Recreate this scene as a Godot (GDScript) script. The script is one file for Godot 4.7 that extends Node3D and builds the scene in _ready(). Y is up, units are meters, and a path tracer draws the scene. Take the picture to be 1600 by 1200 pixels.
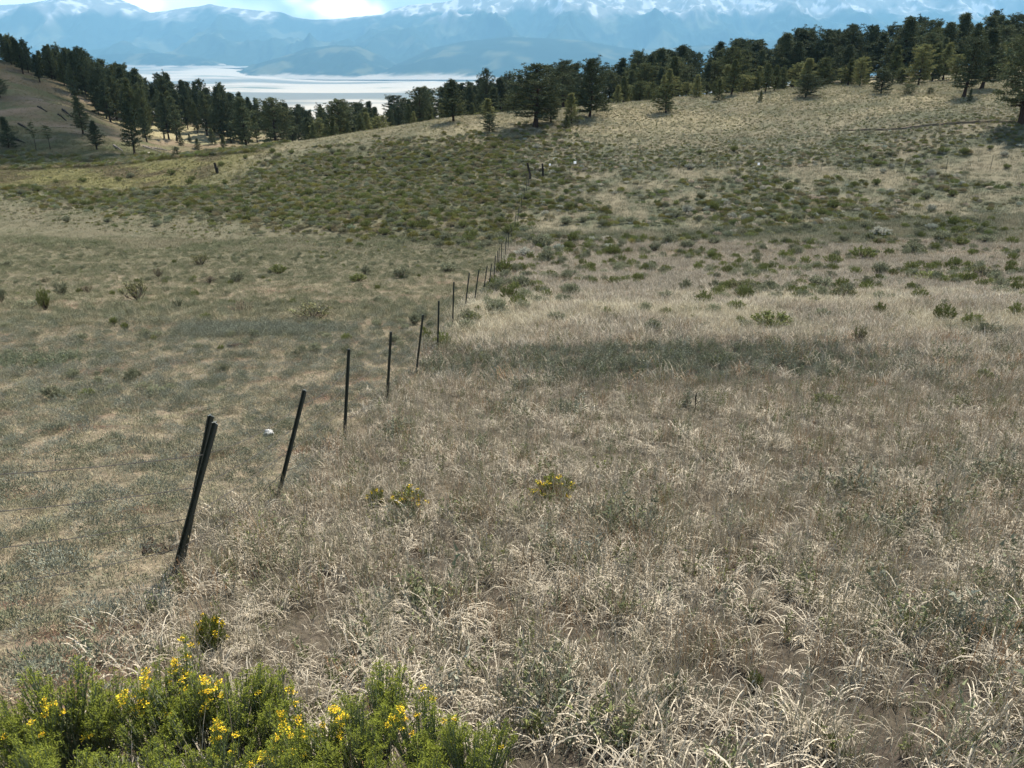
extends Node3D
# A pasture with a wire fence, sagebrush slopes, pine belts and a hazy mountain range. y is up, metres.

const TERRAIN_POINTS := [
	[-14,6,-12.94603], [-5,6,-14.94284], [0,6,-10.30215], [5,6,-15.39624], [14,6,-12.28916], [-14,1,26.38979], [-5,1,16.16049], [0,1,12.32977],
	[5,1,15.88559], [14,1,26.97442], [-14,-1,52.37021], [-5,-1,48.37621], [0,-1,47.05138], [5,-1,48.20082], [14,-1,52.75335], [-14,-2.6,-58.60363],
	[-5,-2.6,-57.88228], [0,-2.6,-55.77194], [5,-2.6,-57.98187], [14,-2.6,-58.1041], [-14,-4.7,-2.21329], [-5,-4.7,1.28584], [0,-4.7,5.19845], [5,-4.7,1.50466],
	[14,-4.7,-1.11017], [-14,-7.6,-0.95575], [-5,-7.6,1.38323], [0,-7.6,3.12495], [5,-7.6,2.16893], [14,-7.6,1.09296], [-14,-9.4,-0.75631], [-5,-9.4,1.32978],
	[0,-9.4,1.22689], [5,-9.4,0.89654], [14,-9.4,-0.27094], [-30,-12.7,20.74543], [-12,-12.7,7.79035], [0,-12.7,-0.98935], [12,-12.7,-8.95944], [30,-12.7,-12.69808],
	[-30,-15.8,-24.36646], [-12,-15.8,-9.7009], [0,-15.8,-0.96945], [12,-15.8,6.27969], [30,-15.8,14.03924], [-30,-22.6,2.81562], [-12,-22.6,1.36781], [0,-22.6,-0.14486],
	[12,-22.6,-1.54107], [30,-22.6,-4.29104], [-30,-26.4,3.22305], [-12,-26.4,3.21519], [0,-26.4,3.68127], [12,-26.4,2.79177], [30,-26.4,4.01015], [-50,-33,4.46121],
	[-25,-33,-0.00614], [0,-33,-1.25593], [25,-33,-0.61832], [50,-33,5.08041], [-50,-37,-3.06231], [-25,-37,-3.01008], [0,-37,-2.89281], [25,-37,-2.27597],
	[50,-37,-2.11284], [-50,-45,-2.52926], [-25,-45,1.57635], [0,-45,3.27338], [25,-45,2.18568], [50,-45,-5.6421], [0,-60,-2.69175], [0,-73,-0.92738],
	[1.9,-90,-7.12876], [2.86,-102,-0.13957], [3.21,-116,2.47723], [-9.94,-126,8.67209], [-19.99,-126,-6.47751], [-29.62,-124,6.2381], [-39.05,-122,-3.87553], [-47.36,-118,10.31801],
	[-52.29,-116,-0.9923], [-11.89,-72,18.60079], [-15.68,-97,-0.63214], [-23.89,-72,-1.74579], [-30.92,-95,-1.29778], [-14.33,-66,-14.21847], [-39.13,-79,-0.59296], [-47.91,-98,-7.96411],
	[-40.3,-60,2.29599], [-58.86,-90,5.86174], [-71.29,-110,3.97556], [-77.53,-120,3.72169], [-64.8,-118,-6.44784], [23.93,-57,-3.47395], [28.48,-69,1.62924], [35.56,-88,-2.60902],
	[42.83,-108,-4.19048], [54.42,-140,3.19671], [21.3,-136,3.9409], [18.69,-118,-5.36098], [14.71,-91,5.79023], [38.23,-140,-0.6373], [71.62,-142,-2.77802], [59.9,-96,7.01012],
	[51.07,-80,-2.52768], [42.39,-65,1.88165], [36.27,-54,-0.17093], [86.72,-140,1.39395], [26.59,-170,0.58692], [71.69,-185,-0.38054], [102.48,-190,0.34087], [122.83,-200,-0.34788],
	[49.04,-180,-0.36233], [62.62,-230,0.47013], [111.16,-240,-0.42408], [159.19,-260,3.67202], [0,-160,-3.94698], [-12.65,-160,1.7492], [0,-220,-0.67957], [-79.98,-124,-6.9268],
	[-72.08,-128,-1.9839], [-62.69,-130,6.24924], [-56.23,-132,-2.66017], [-90.38,-142,-2.59861], [-81.23,-146,6.0281], [-71.76,-150,14.97838], [-107.6,-172,-35.14146], [-101.53,-176,46.33423],
	[-97.43,-178,11.15456], [-130.04,-212,-3.35986], [-123.59,-214,17.08377], [-111.69,-205,-2.22327], [-98.35,-195,-15.62433], [-83.89,-185,-24.36711], [-65.39,-160,-15.16514], [-68.98,-180,4.68716],
	[-72.33,-200,18.97738], [-88.86,-225,2.03317], [-63.79,-200,-14.1068], [-48.57,-160,20.29718], [-65.23,-235,-0.28074], [-38.27,-160,-3.90702], [-47.51,-240,3.89816], [-54.3,-150,-21.65606],
	[-160.66,-260,2.58955], [-136.76,-250,-8.07637], [-110.67,-235,-3.46622], [-127.87,-270,-0.53605], [-107.06,-270,5.58449], [-86.11,-270,-4.8863], [-67.04,-280,-2.12721], [-187.09,-300,-2.17686],
	[-33.31,-280,2.38645], [0,-280,-1.50406], [43.93,-280,0.06082], [76.4,-280,1.3351], [108.73,-280,-0.0801], [151.29,-280,-5.3313], [184.24,-300,1.96105], [128.63,-330,0.57062],
	[52.01,-330,-0.47039], [-26.25,-330,0.61493], [-131.69,-330,1.58015], [-182.91,-330,-4.06025], [210.09,-340,-0.96483], [-120,-60,-1.55981], [-140,-100,-3.91505], [-160,-140,1.22528],
	[-220,-200,3.69818], [-230,-280,3.59942], [130,-20,0.6851], [150,-80,-1.88603], [180,-140,-0.59855], [240,-200,1.31867], [-110,-20,1.40404], [60,30,-0.64491],
	[-60,30,-0.98562], [0,40,-2.61527], [300,-100,-0.25783], [-300,-100,-0.884], [120,60,0.28382], [-120,60,-0.03993],
]
const TERRAIN_PLANE := [1.62498, -1.11195, 2.87500]
const FENCE_POSTS := [
	[-2.54,-4.69,0.52,1.32], [-2.62,-4.99,0.44,1.33], [-2.51,-7.09,0.42,1.25], [-2.43,-9.89,0.19,1.41], [-2.27,-12.65,0.16,1.36], [-2.17,-16,0.22,1.37],
	[-1.96,-18.96,0.08,1.35], [-1.89,-23.15,0.08,1.38], [-1.72,-26.71,0.19,1.36], [-1.48,-28.86,0.2,1.33], [-1.28,-32.2,0.21,1.31], [-1.11,-34.7,0.16,1.28],
	[-0.98,-39.63,0.11,1.35], [-0.9,-43,0.08,1.3], [-0.85,-46.5,0.06,1.3], [-0.72,-50,0.02,1.3], [-0.5,-53.5,0.1,1.3], [-0.3,-57,0.03,1.3],
	[-0.05,-61,-0.05,1.3], [0.2,-65,0.08,1.3], [0.5,-69,0.12,1.3], [0.85,-73,0.02,1.3], [1.15,-77,0.06,1.3], [1.5,-81,0,1.3],
	[1.75,-85,0.05,1.3],
]
const FAR_POSTS := [
	[-3.61,-92.94,0.01,1.25], [-0.99,-94,0.03,1.25], [6.58,-90.18,0.04,1.25], [10.4,-89.77,0.05,1.25], [14.09,-89.25,0.03,1.25], [18.76,-89.16,0.05,1.25],
	[22.84,-88.14,-0.06,1.25], [30.04,-87.98,0,1.25], [33.74,-86.46,0.05,1.25], [37.54,-85.07,0.02,1.25], [41.51,-83.83,0.05,1.25], [45.23,-82.51,-0.05,1.25],
	[48.96,-81.11,0,1.25], [52.95,-79.47,-0.03,1.25],
]
const BRACE_A := Vector2(2.02, -88.51)
const BRACE_B := Vector2(3.54, -90.83)
const LONE_POST := Vector2(-38.15, -102.15)
const SIGN_A := Vector2(4.39, -91.85)
const SIGN_B := Vector2(7.26, -91.56)
const SIGN_C := Vector2(27.45, -88.36)
const ROCK := Vector2(-3.56, -10.05)
const DUNG := Vector2(-2.98, -5.47)
const DUNG_B := Vector2(-7.50, -19.65)
const MULLEIN := Vector2(3.03, -11.57)
const WHITE_STRIP := Vector2(-41.87, -78.60)
const TREES := [
	[-84.84,-134.95,4.91,3.67,1,0,0], [-109.7,-175.79,4.33,4.11,0,0,1], [-79.8,-134.1,4.49,1.29,4,1,2], [-78.15,-135.43,3.82,1.84,4,1,3], [-79.82,-149.99,6.48,3.1,2,0,4], [-71.47,-137.75,4.71,2.65,2,0,5],
	[-64.44,-136.3,8.54,3.28,2,0,6], [-73.82,-162.43,6.6,3.11,2,0,7], [-74.3,-174.18,9.38,3.61,2,0,8], [-49.01,-116.59,1.53,1.59,3,0,9], [-69.78,-169.28,3.22,1.89,1,0,10], [-74.57,-185.89,1.98,1.33,1,0,11],
	[-65.19,-166.23,2.29,1.73,1,1,12], [-66.17,-177.37,3.38,2.41,1,1,13], [-60.36,-167.59,3.33,2.01,1,0,14], [-8.88,-123.64,5.9,3.71,2,0,15], [-3.16,-113.74,2.48,2.44,5,0,16], [-3.77,-125.86,2.7,3.37,1,2,17],
	[3.31,-116.03,8.15,8.82,0,0,18], [5.76,-119.54,3.98,3.97,5,0,19], [8.78,-119.46,4.24,3.4,1,2,20], [7.76,-115.17,1.99,1.64,1,1,21], [11.92,-125.09,8.09,5.91,5,0,22], [14.84,-131.18,2.51,1.75,1,1,23],
	[24.07,-127.59,4.12,3.81,5,1,24], [34.48,-137.03,3.39,2.36,1,1,25], [40.02,-132.24,1.74,1.03,1,1,26], [47.46,-132.8,3.37,4.35,5,0,27], [58.56,-130.55,3.67,3.66,5,0,28], [60.86,-126.11,1.56,2.75,3,0,29],
	[63.94,-125.88,1.01,1.37,3,0,30], [65.71,-119.45,7.74,5.78,0,0,31], [63.63,-113.94,1.75,0.98,1,0,32], [72.99,-128.26,8.43,5.38,2,0,33], [60.08,-95.54,10.34,7.85,0,0,34], [-53.04,-160,9.67,4.61,2,0,35],
	[-44.34,-150,9.06,7.45,0,0,36], [9.43,-150,8.05,7.06,0,0,37], [53.52,-150,5,5.13,1,2,38], [-5.33,-170,10.21,4.03,0,0,39], [-17.11,-150,6.59,4.75,0,0,40], [-32.02,-150,6.91,5.97,5,0,41],
	[50.27,-202.22,11.58,5.76,2,0,100], [-21.13,-208.91,9.35,6.66,5,0,101], [-10.52,-191.46,8.37,4.35,2,0,102], [5.37,-195.84,10.29,5.37,2,0,103], [60.95,-206.23,11.2,6.12,2,0,104], [-15.45,-199.18,10.22,6.38,2,0,105],
	[95.78,-185.54,10.27,6.23,2,0,106], [-39.38,-190.43,8.19,7.4,5,0,107], [13.53,-195.64,9.55,5.39,2,0,108], [113.48,-195.2,9.75,5.66,2,0,109], [-15.83,-187.35,8.86,6.37,5,0,110], [-35.5,-203.02,8.01,4.2,2,0,111],
	[33.56,-197.65,10.75,6.45,2,0,112], [96.68,-188.92,9.29,6.55,5,0,113], [17.75,-186.76,10.04,6.1,2,0,114], [126.95,-205.67,10.37,8.06,5,0,115], [-30.42,-209.66,8.64,7.67,5,0,116], [-32.39,-193.17,6.55,3.13,2,0,117],
	[78.5,-204.92,11.31,6.85,2,0,118], [92.51,-205.73,11.11,9.1,5,0,119], [38.83,-208.21,11.6,6.99,2,0,120], [14.8,-204.32,9.67,5.99,2,0,121], [110.9,-205.65,9.73,4.78,2,0,122], [-12.69,-195.86,9.62,5.64,2,0,123],
	[75.32,-185.83,11.28,8.27,5,0,124], [60.75,-186.26,10.98,6.75,2,0,125], [8.44,-190.45,10.6,8.1,5,0,126], [55.8,-192.14,10.5,9.54,5,0,127], [4.86,-200.38,9.49,5.72,2,0,128], [25.89,-201.92,9.69,7.97,5,0,129],
	[131.72,-214.04,9.79,5.19,2,0,130], [54.57,-203.46,11.83,6.26,2,0,131], [126.52,-199.8,9.23,8.4,5,0,132], [39.09,-193.59,11.35,7.11,2,0,133], [4.63,-208.45,10.49,5.88,2,0,134], [124.04,-208.46,10.87,9.28,5,0,135],
	[-44.52,-188.78,7.55,3.9,2,0,136], [70.56,-188.23,11.1,9.62,5,0,137], [112.04,-198.95,10.9,6.34,2,0,138], [57.87,-204.45,11.33,9,5,0,139], [-0.29,-187.56,8.43,4.95,2,0,140], [134.31,-206.04,9.21,7.62,5,0,141],
	[75.47,-189.04,10.39,7.52,5,0,142], [25.1,-189.84,9.98,5.75,2,0,143], [2.04,-202.13,10.06,4.93,2,0,144], [105.44,-198.6,11.96,6.88,2,0,145], [51.25,-186.08,10.01,7.38,5,0,146], [119.82,-197.88,9.03,5.67,2,0,147],
	[93.49,-189.19,10.95,8.21,5,0,148], [92.73,-196.34,11.37,6.82,2,0,149], [-35.63,-186.11,7.67,6.85,5,0,150], [69.01,-195.46,11.53,7.14,2,0,151], [33.54,-187.99,10.92,6.67,2,0,152], [-20.79,-192.62,9.53,5.51,2,0,153],
	[36.02,-185.96,9.71,5.64,2,0,154], [39.34,-213.36,11.28,6.12,2,0,155], [118.42,-206.2,11.03,5.67,2,0,156], [32.93,-204.21,10.27,7.43,5,0,157], [-12.73,-169.67,6.07,2.93,2,0,158], [54.46,-182.14,8.12,4.39,2,0,159],
	[35,-176.43,7.8,6.66,5,0,160], [69.63,-182.83,7.03,3.42,2,0,161], [35.27,-180.6,8.23,6.21,5,0,162], [42.64,-174.43,6.4,5.84,5,1,163], [-3.61,-166.23,6.37,3.72,2,0,164], [100.55,-182.71,9.57,5.08,2,1,165],
	[-43.03,-170.72,4.86,3.98,5,0,166], [-20.85,-178.75,6.42,3.77,2,1,167], [24.3,-167.13,6.31,3.09,2,0,168], [5.8,-167.75,6.54,3.36,2,0,169], [44.68,-179.78,8.42,4.01,2,0,170], [87.13,-173.72,8.79,4.13,2,1,171],
	[25.18,-172.25,7.61,3.76,2,1,172], [90.03,-179.54,9.3,5.28,2,1,173], [69.46,-173.92,7,4.96,5,0,174], [27.41,-169.57,7.24,5.69,5,1,175], [105.76,-175.65,6.44,3.01,2,0,176], [-5.47,-179.1,7.79,5.7,5,0,177],
	[85.2,-171.06,8.18,6.28,5,0,178], [12.36,-167.86,7.25,5,5,0,179], [21.16,-180.07,7.08,6.16,5,0,180], [63.48,-167.07,7.61,3.79,2,0,181], [-41.19,-178.56,5.98,3.18,2,0,182], [43.51,-166.22,8.17,6.27,5,1,183],
	[80.86,-177.21,7.49,5.64,5,0,184], [0.94,-179.32,7.68,4.44,2,0,185], [101.2,-178.75,7.3,4.15,2,0,186], [32.54,-166.84,7.74,4.87,2,1,187], [26.13,-184.38,7.33,5.3,5,1,188], [40.09,-169.14,5.94,3.16,2,0,189],
	[-8.89,-171.11,7.29,3.5,2,0,190], [-31.08,-173.26,5.73,3.22,2,1,191], [92.49,-182.57,7.48,5.5,5,0,192], [43.38,-183.09,7.34,3.54,2,0,193], [-12.51,-165.61,6.94,3.88,2,1,194], [103.11,-167.75,7.65,3.98,2,0,195],
	[62.46,-183.53,9.08,5.5,2,0,196], [85.03,-165.03,7.4,3.57,2,0,197], [16.35,-180.21,7.16,6.13,5,0,198], [29.8,-165.11,5.78,2.83,2,0,199], [66.39,-165.32,7.13,4.22,2,0,200], [100.69,-172.64,8.54,7.13,5,0,201],
	[47.6,-170.92,7.89,4.36,2,0,202], [-8.29,-184.72,8.11,3.99,2,0,203], [39.77,-152.95,4.95,4.11,1,2,204], [-25.09,-151.18,3.02,2.64,5,2,205], [12.19,-143.38,3.72,3.18,1,1,206], [-30.01,-148.03,2.83,1.81,1,1,207],
	[98.02,-156.76,3.48,2.62,1,1,208], [-16.31,-160.73,4.17,2.6,2,1,209], [-7.58,-152.7,3.27,2.76,1,1,210], [-38.53,-161.76,4.44,3.18,5,2,211], [0.28,-153.81,3.96,3.43,5,1,212], [-28.52,-158.81,4.28,3.58,1,2,213],
	[55.48,-160.19,4.45,3.67,5,2,214], [26.5,-144.78,4.06,1.92,2,2,215], [71.34,-144.97,6.48,4.93,5,2,216], [-16.93,-154.92,2.97,1.43,2,1,217], [93.94,-148.54,4.67,3.2,5,1,218], [61.54,-146.07,4.82,3.29,5,2,219],
	[21.39,-154.6,3.29,2.28,5,2,220], [26.41,-158.06,2.89,2.36,5,2,221], [46.85,-158.69,3.44,2.95,5,1,222], [-24.71,-154.81,3.2,2.82,5,2,223], [-33.96,-160.07,4.78,3.45,1,2,224], [-0.78,-149.34,2.65,1.97,5,1,225],
	[49.62,-151.94,3.75,2.98,1,1,226], [95.21,-162.24,4.34,2.07,2,2,227], [38.19,-143.22,5.76,3.16,2,1,228], [-34.75,-152.46,4.08,2.32,2,2,229], [39.12,-159.01,2.97,1.43,2,1,230], [61.1,-149.99,4.55,2.67,2,1,231],
	[25.51,-149.88,2.86,2.3,5,1,232], [-12.81,-146.19,3.27,1.77,2,2,233], [85.2,-146.34,5.88,4.41,1,2,234], [46.93,-147.51,4.31,2.2,2,1,235], [91.05,-145.68,4.08,2.87,5,2,236], [81.44,-156.4,6.31,3.35,2,2,237],
	[-26.94,-143.91,3.46,1.85,2,1,238], [20.06,-148.2,4.5,2.51,2,1,239], [56.57,-150.44,4.91,3.89,5,1,240], [16.48,-157.58,2.45,2.19,5,1,241], [-17.45,-144.23,2.44,1.72,1,2,242], [2.26,-160.12,4.48,3.27,1,1,243],
	[-18.54,-146.86,3.92,2.73,1,1,244], [78.56,-146.75,4.49,3.38,5,2,245], [52.19,-159.05,4.1,2,2,1,246], [9.8,-156.61,3.43,2.86,1,2,247], [44.38,-144.33,4.65,2.5,2,1,248], [15.06,-160.78,4.38,3.54,1,1,249],
	[-41.45,-164.7,3.88,3.05,1,1,250], [-32.87,-155.31,4.04,3.47,5,2,251], [103.75,-162.61,5.44,4.27,1,1,252], [22.36,-162.86,3.43,2.5,5,2,253], [64.45,-151.57,4.43,3.6,1,1,254], [87.28,-155.2,6.81,4.43,1,1,255],
	[29.49,-155,5.11,2.91,2,2,256], [-9.83,-155.28,3.11,2.14,1,1,257], [-31.83,-144.33,4.09,2.97,1,1,258], [89.9,-158.85,5.98,5.02,1,2,259], [18.53,-143.61,3.19,2.53,1,2,260], [73.56,-163.03,3.31,2.72,1,1,261],
	[-35.58,-144.35,3.42,2.38,1,1,262], [84.73,-150.57,3.41,2.3,1,1,263], [70.87,-154.13,6.43,3.34,2,1,264], [97.85,-163.48,3.59,2.48,5,1,265], [89.6,-149.71,6.25,5.19,5,1,266], [78.43,-154.42,6.44,5.12,1,1,267],
	[48.73,-163.46,4.5,3.7,1,2,268], [32.58,-145.15,3.84,2.81,1,2,269], [24.9,-156.54,2.39,2.99,5,1,270], [33.38,-157.87,2.6,2.87,5,2,271], [63.21,-155.63,3.2,4.08,5,2,272], [54.94,-171.92,2.8,3.03,5,1,273],
	[-5.06,-156.7,3.46,3.46,3,1,274], [23.47,-151.33,3.43,3.54,5,1,275], [13.04,-146.44,2.7,2.55,3,1,276], [58.44,-161.39,2.34,2.19,3,1,277], [38.24,-161.99,2.33,2.3,5,1,278], [36.5,-148.06,2.31,2.17,3,1,279],
	[24.23,-160.57,3.53,3.21,5,1,280], [24.5,-146.81,2.2,2.78,3,1,281], [41.98,-148.93,3.11,3.8,5,2,282], [50.75,-154.67,2.25,2.63,3,1,283], [43.43,-171.23,2.63,2.96,3,1,284], [-18.62,-163.35,3.74,3.81,3,1,285],
	[14.77,-171.05,2.6,2.8,3,0,286], [70.23,-148.85,2.87,3.16,5,1,287], [73.84,-157.24,2.26,2.09,3,0,288], [58.22,-157.16,3.19,3.69,3,1,289], [42.51,-155.36,3.1,3.09,3,1,290], [40.49,-155.65,2.6,2.73,3,1,291],
	[-10.3,-146.95,4.07,4.23,5,1,292], [28.07,-166.31,3.48,4.43,3,2,293], [34.13,-150.32,3.11,3.14,3,0,294], [48.62,-166.02,3,3.37,5,0,295], [35.76,-161.57,2.44,3.03,3,2,296], [65.84,-171.75,2.5,2.45,3,0,297],
	[33.59,-169.51,2.77,3.15,3,0,298], [4.4,-146.06,3.01,3.42,3,1,299], [-91.38,-200.11,8.97,2.83,2,1,300], [-90.99,-202.91,8.17,3.19,5,0,301], [-137.35,-229.81,9.77,4.28,5,1,302], [-94.91,-195.14,10.19,4.13,5,0,303],
	[-78.98,-225.26,8.4,3.55,2,1,304], [-76.34,-227.95,8.25,3.62,2,0,305], [-117.43,-228.36,11.8,4.94,2,0,306], [-117.86,-221.74,7.31,2.39,2,0,307], [-145.51,-230.96,8.63,3.65,2,0,308], [-98.46,-218.25,9.35,2.87,2,0,309],
	[-86.31,-224.35,10.96,3.41,2,0,310], [-95.1,-208.1,7.32,2.85,2,0,311], [-86.76,-232.85,9.8,3.68,2,1,312], [-71.22,-196.53,9.72,3.96,2,1,313], [-126.42,-234.35,9.99,3.82,2,0,314], [-69.97,-218.13,6.99,2.47,5,0,315],
	[-94.73,-226.48,11.67,3.86,5,0,316], [-75.88,-205.48,8.87,3.2,2,1,317], [-103.55,-219.35,10.73,3.39,5,0,318], [-89.3,-207.84,9.06,2.94,2,0,319], [-123.37,-221.78,6.86,2.06,5,0,320], [-85.55,-202.88,7.2,2.96,5,1,321],
	[-77.5,-209.1,8.6,3.09,2,0,322], [-76.72,-223,9.5,4.17,2,0,323], [-136.4,-221.8,8.46,3.63,2,0,324], [-96.36,-219.98,8.17,2.96,2,0,325], [-123.87,-224.66,9.25,3.28,2,1,326], [-80.64,-186.48,10.52,3.25,2,0,327],
	[-131.82,-233.37,8.76,3.46,2,1,328], [-89.07,-215.85,9.88,4.24,2,0,329], [-90.58,-192.1,8.7,3.74,2,0,330], [-111.91,-222.31,8.93,3.09,5,0,331], [-62.31,-189.79,6.31,2.62,2,0,332], [-95.95,-192.28,11.06,4.18,5,0,333],
	[-116.61,-218.49,8.52,2.94,2,0,334], [-103.76,-213.59,7.12,2.68,2,0,335], [-96.89,-205.53,9.21,3.64,2,0,336], [-97.5,-230.41,11.1,4.61,2,0,337], [-70.22,-204.76,7.42,3.02,2,0,338], [-81.57,-228.53,9.1,3.62,2,0,339],
	[-110.11,-232.3,11.46,4.95,5,0,340], [-76.82,-216.19,11.17,3.88,5,1,341], [-106,-226.44,10.22,4.36,2,0,342], [-143.3,-225.94,8.44,2.84,2,1,343], [-116.99,-233.42,10.1,4.22,5,1,344], [-63.34,-199.78,6.29,2.44,2,1,345],
	[-106.47,-216.56,10.21,3.96,5,0,346], [-119.76,-215.52,7.74,3.36,2,0,347], [-91.31,-219.42,11.52,3.46,2,0,348], [-98.45,-197.52,10.15,3.41,2,0,349], [-108.93,-228.07,10.53,3.47,5,0,350], [-107.84,-221.58,7.94,2.95,2,1,351],
	[-84.02,-200.21,9.28,3.17,2,1,352], [-91.86,-214.93,11.16,4.34,5,0,353], [-84.74,-187.08,9.95,3.72,5,1,354], [-119.58,-223.88,9.7,3.78,5,0,355], [-82.78,-206.51,7.86,2.72,2,0,356], [-74.48,-202.39,7.87,2.62,2,0,357],
	[-133.29,-230.15,8.82,2.8,2,0,358], [-87.36,-191.44,10.39,4.01,5,0,359], [-98.95,-194.85,8.39,3.31,5,0,360], [-127.16,-214.58,6.65,2.38,2,0,361], [-64.85,-193.27,6.57,2.41,2,0,362], [-78.46,-201.2,7.22,2.35,2,1,363],
	[-78.11,-187.11,9.6,4.08,2,0,364], [-121.53,-230.51,10.4,3.23,2,0,365], [-113.15,-216.1,9.33,4.03,2,0,366], [-94.7,-202.71,7.05,2.15,2,0,367], [-66.73,-203.97,7.15,3.07,2,0,368], [-108.09,-224.32,9.65,3.11,5,1,369],
	[-87.35,-187.24,11.6,4.45,2,1,370], [-77.82,-219.83,9.45,3.1,2,1,371], [-80.91,-233.04,9.06,3.74,5,1,372], [-112,-234.95,11.83,4.44,2,0,373], [-93.45,-188.97,9.08,3.75,2,0,374], [-103.16,-209.12,8.66,2.69,2,0,375],
	[-107.36,-201.53,8.71,2.83,2,0,376], [-101.42,-220.93,9.91,4.2,2,1,377], [-115.11,-212.27,6.53,2.07,2,1,378], [-126.76,-226.94,8.3,3.12,2,0,379], [-92.49,-208.69,7.13,2.44,2,0,380], [-114.6,-231.87,11.25,3.47,2,0,381],
	[-99.59,-224.22,9.11,3.73,5,0,382], [-74.4,-196.46,9.99,3.49,2,0,383], [-131.31,-217.23,7.13,2.38,2,0,384], [-70.66,-207.82,8.05,2.96,5,0,385], [-94.82,-211.37,8.31,3.49,2,0,386], [-138.94,-224.81,6.88,2.62,2,0,387],
]
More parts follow.
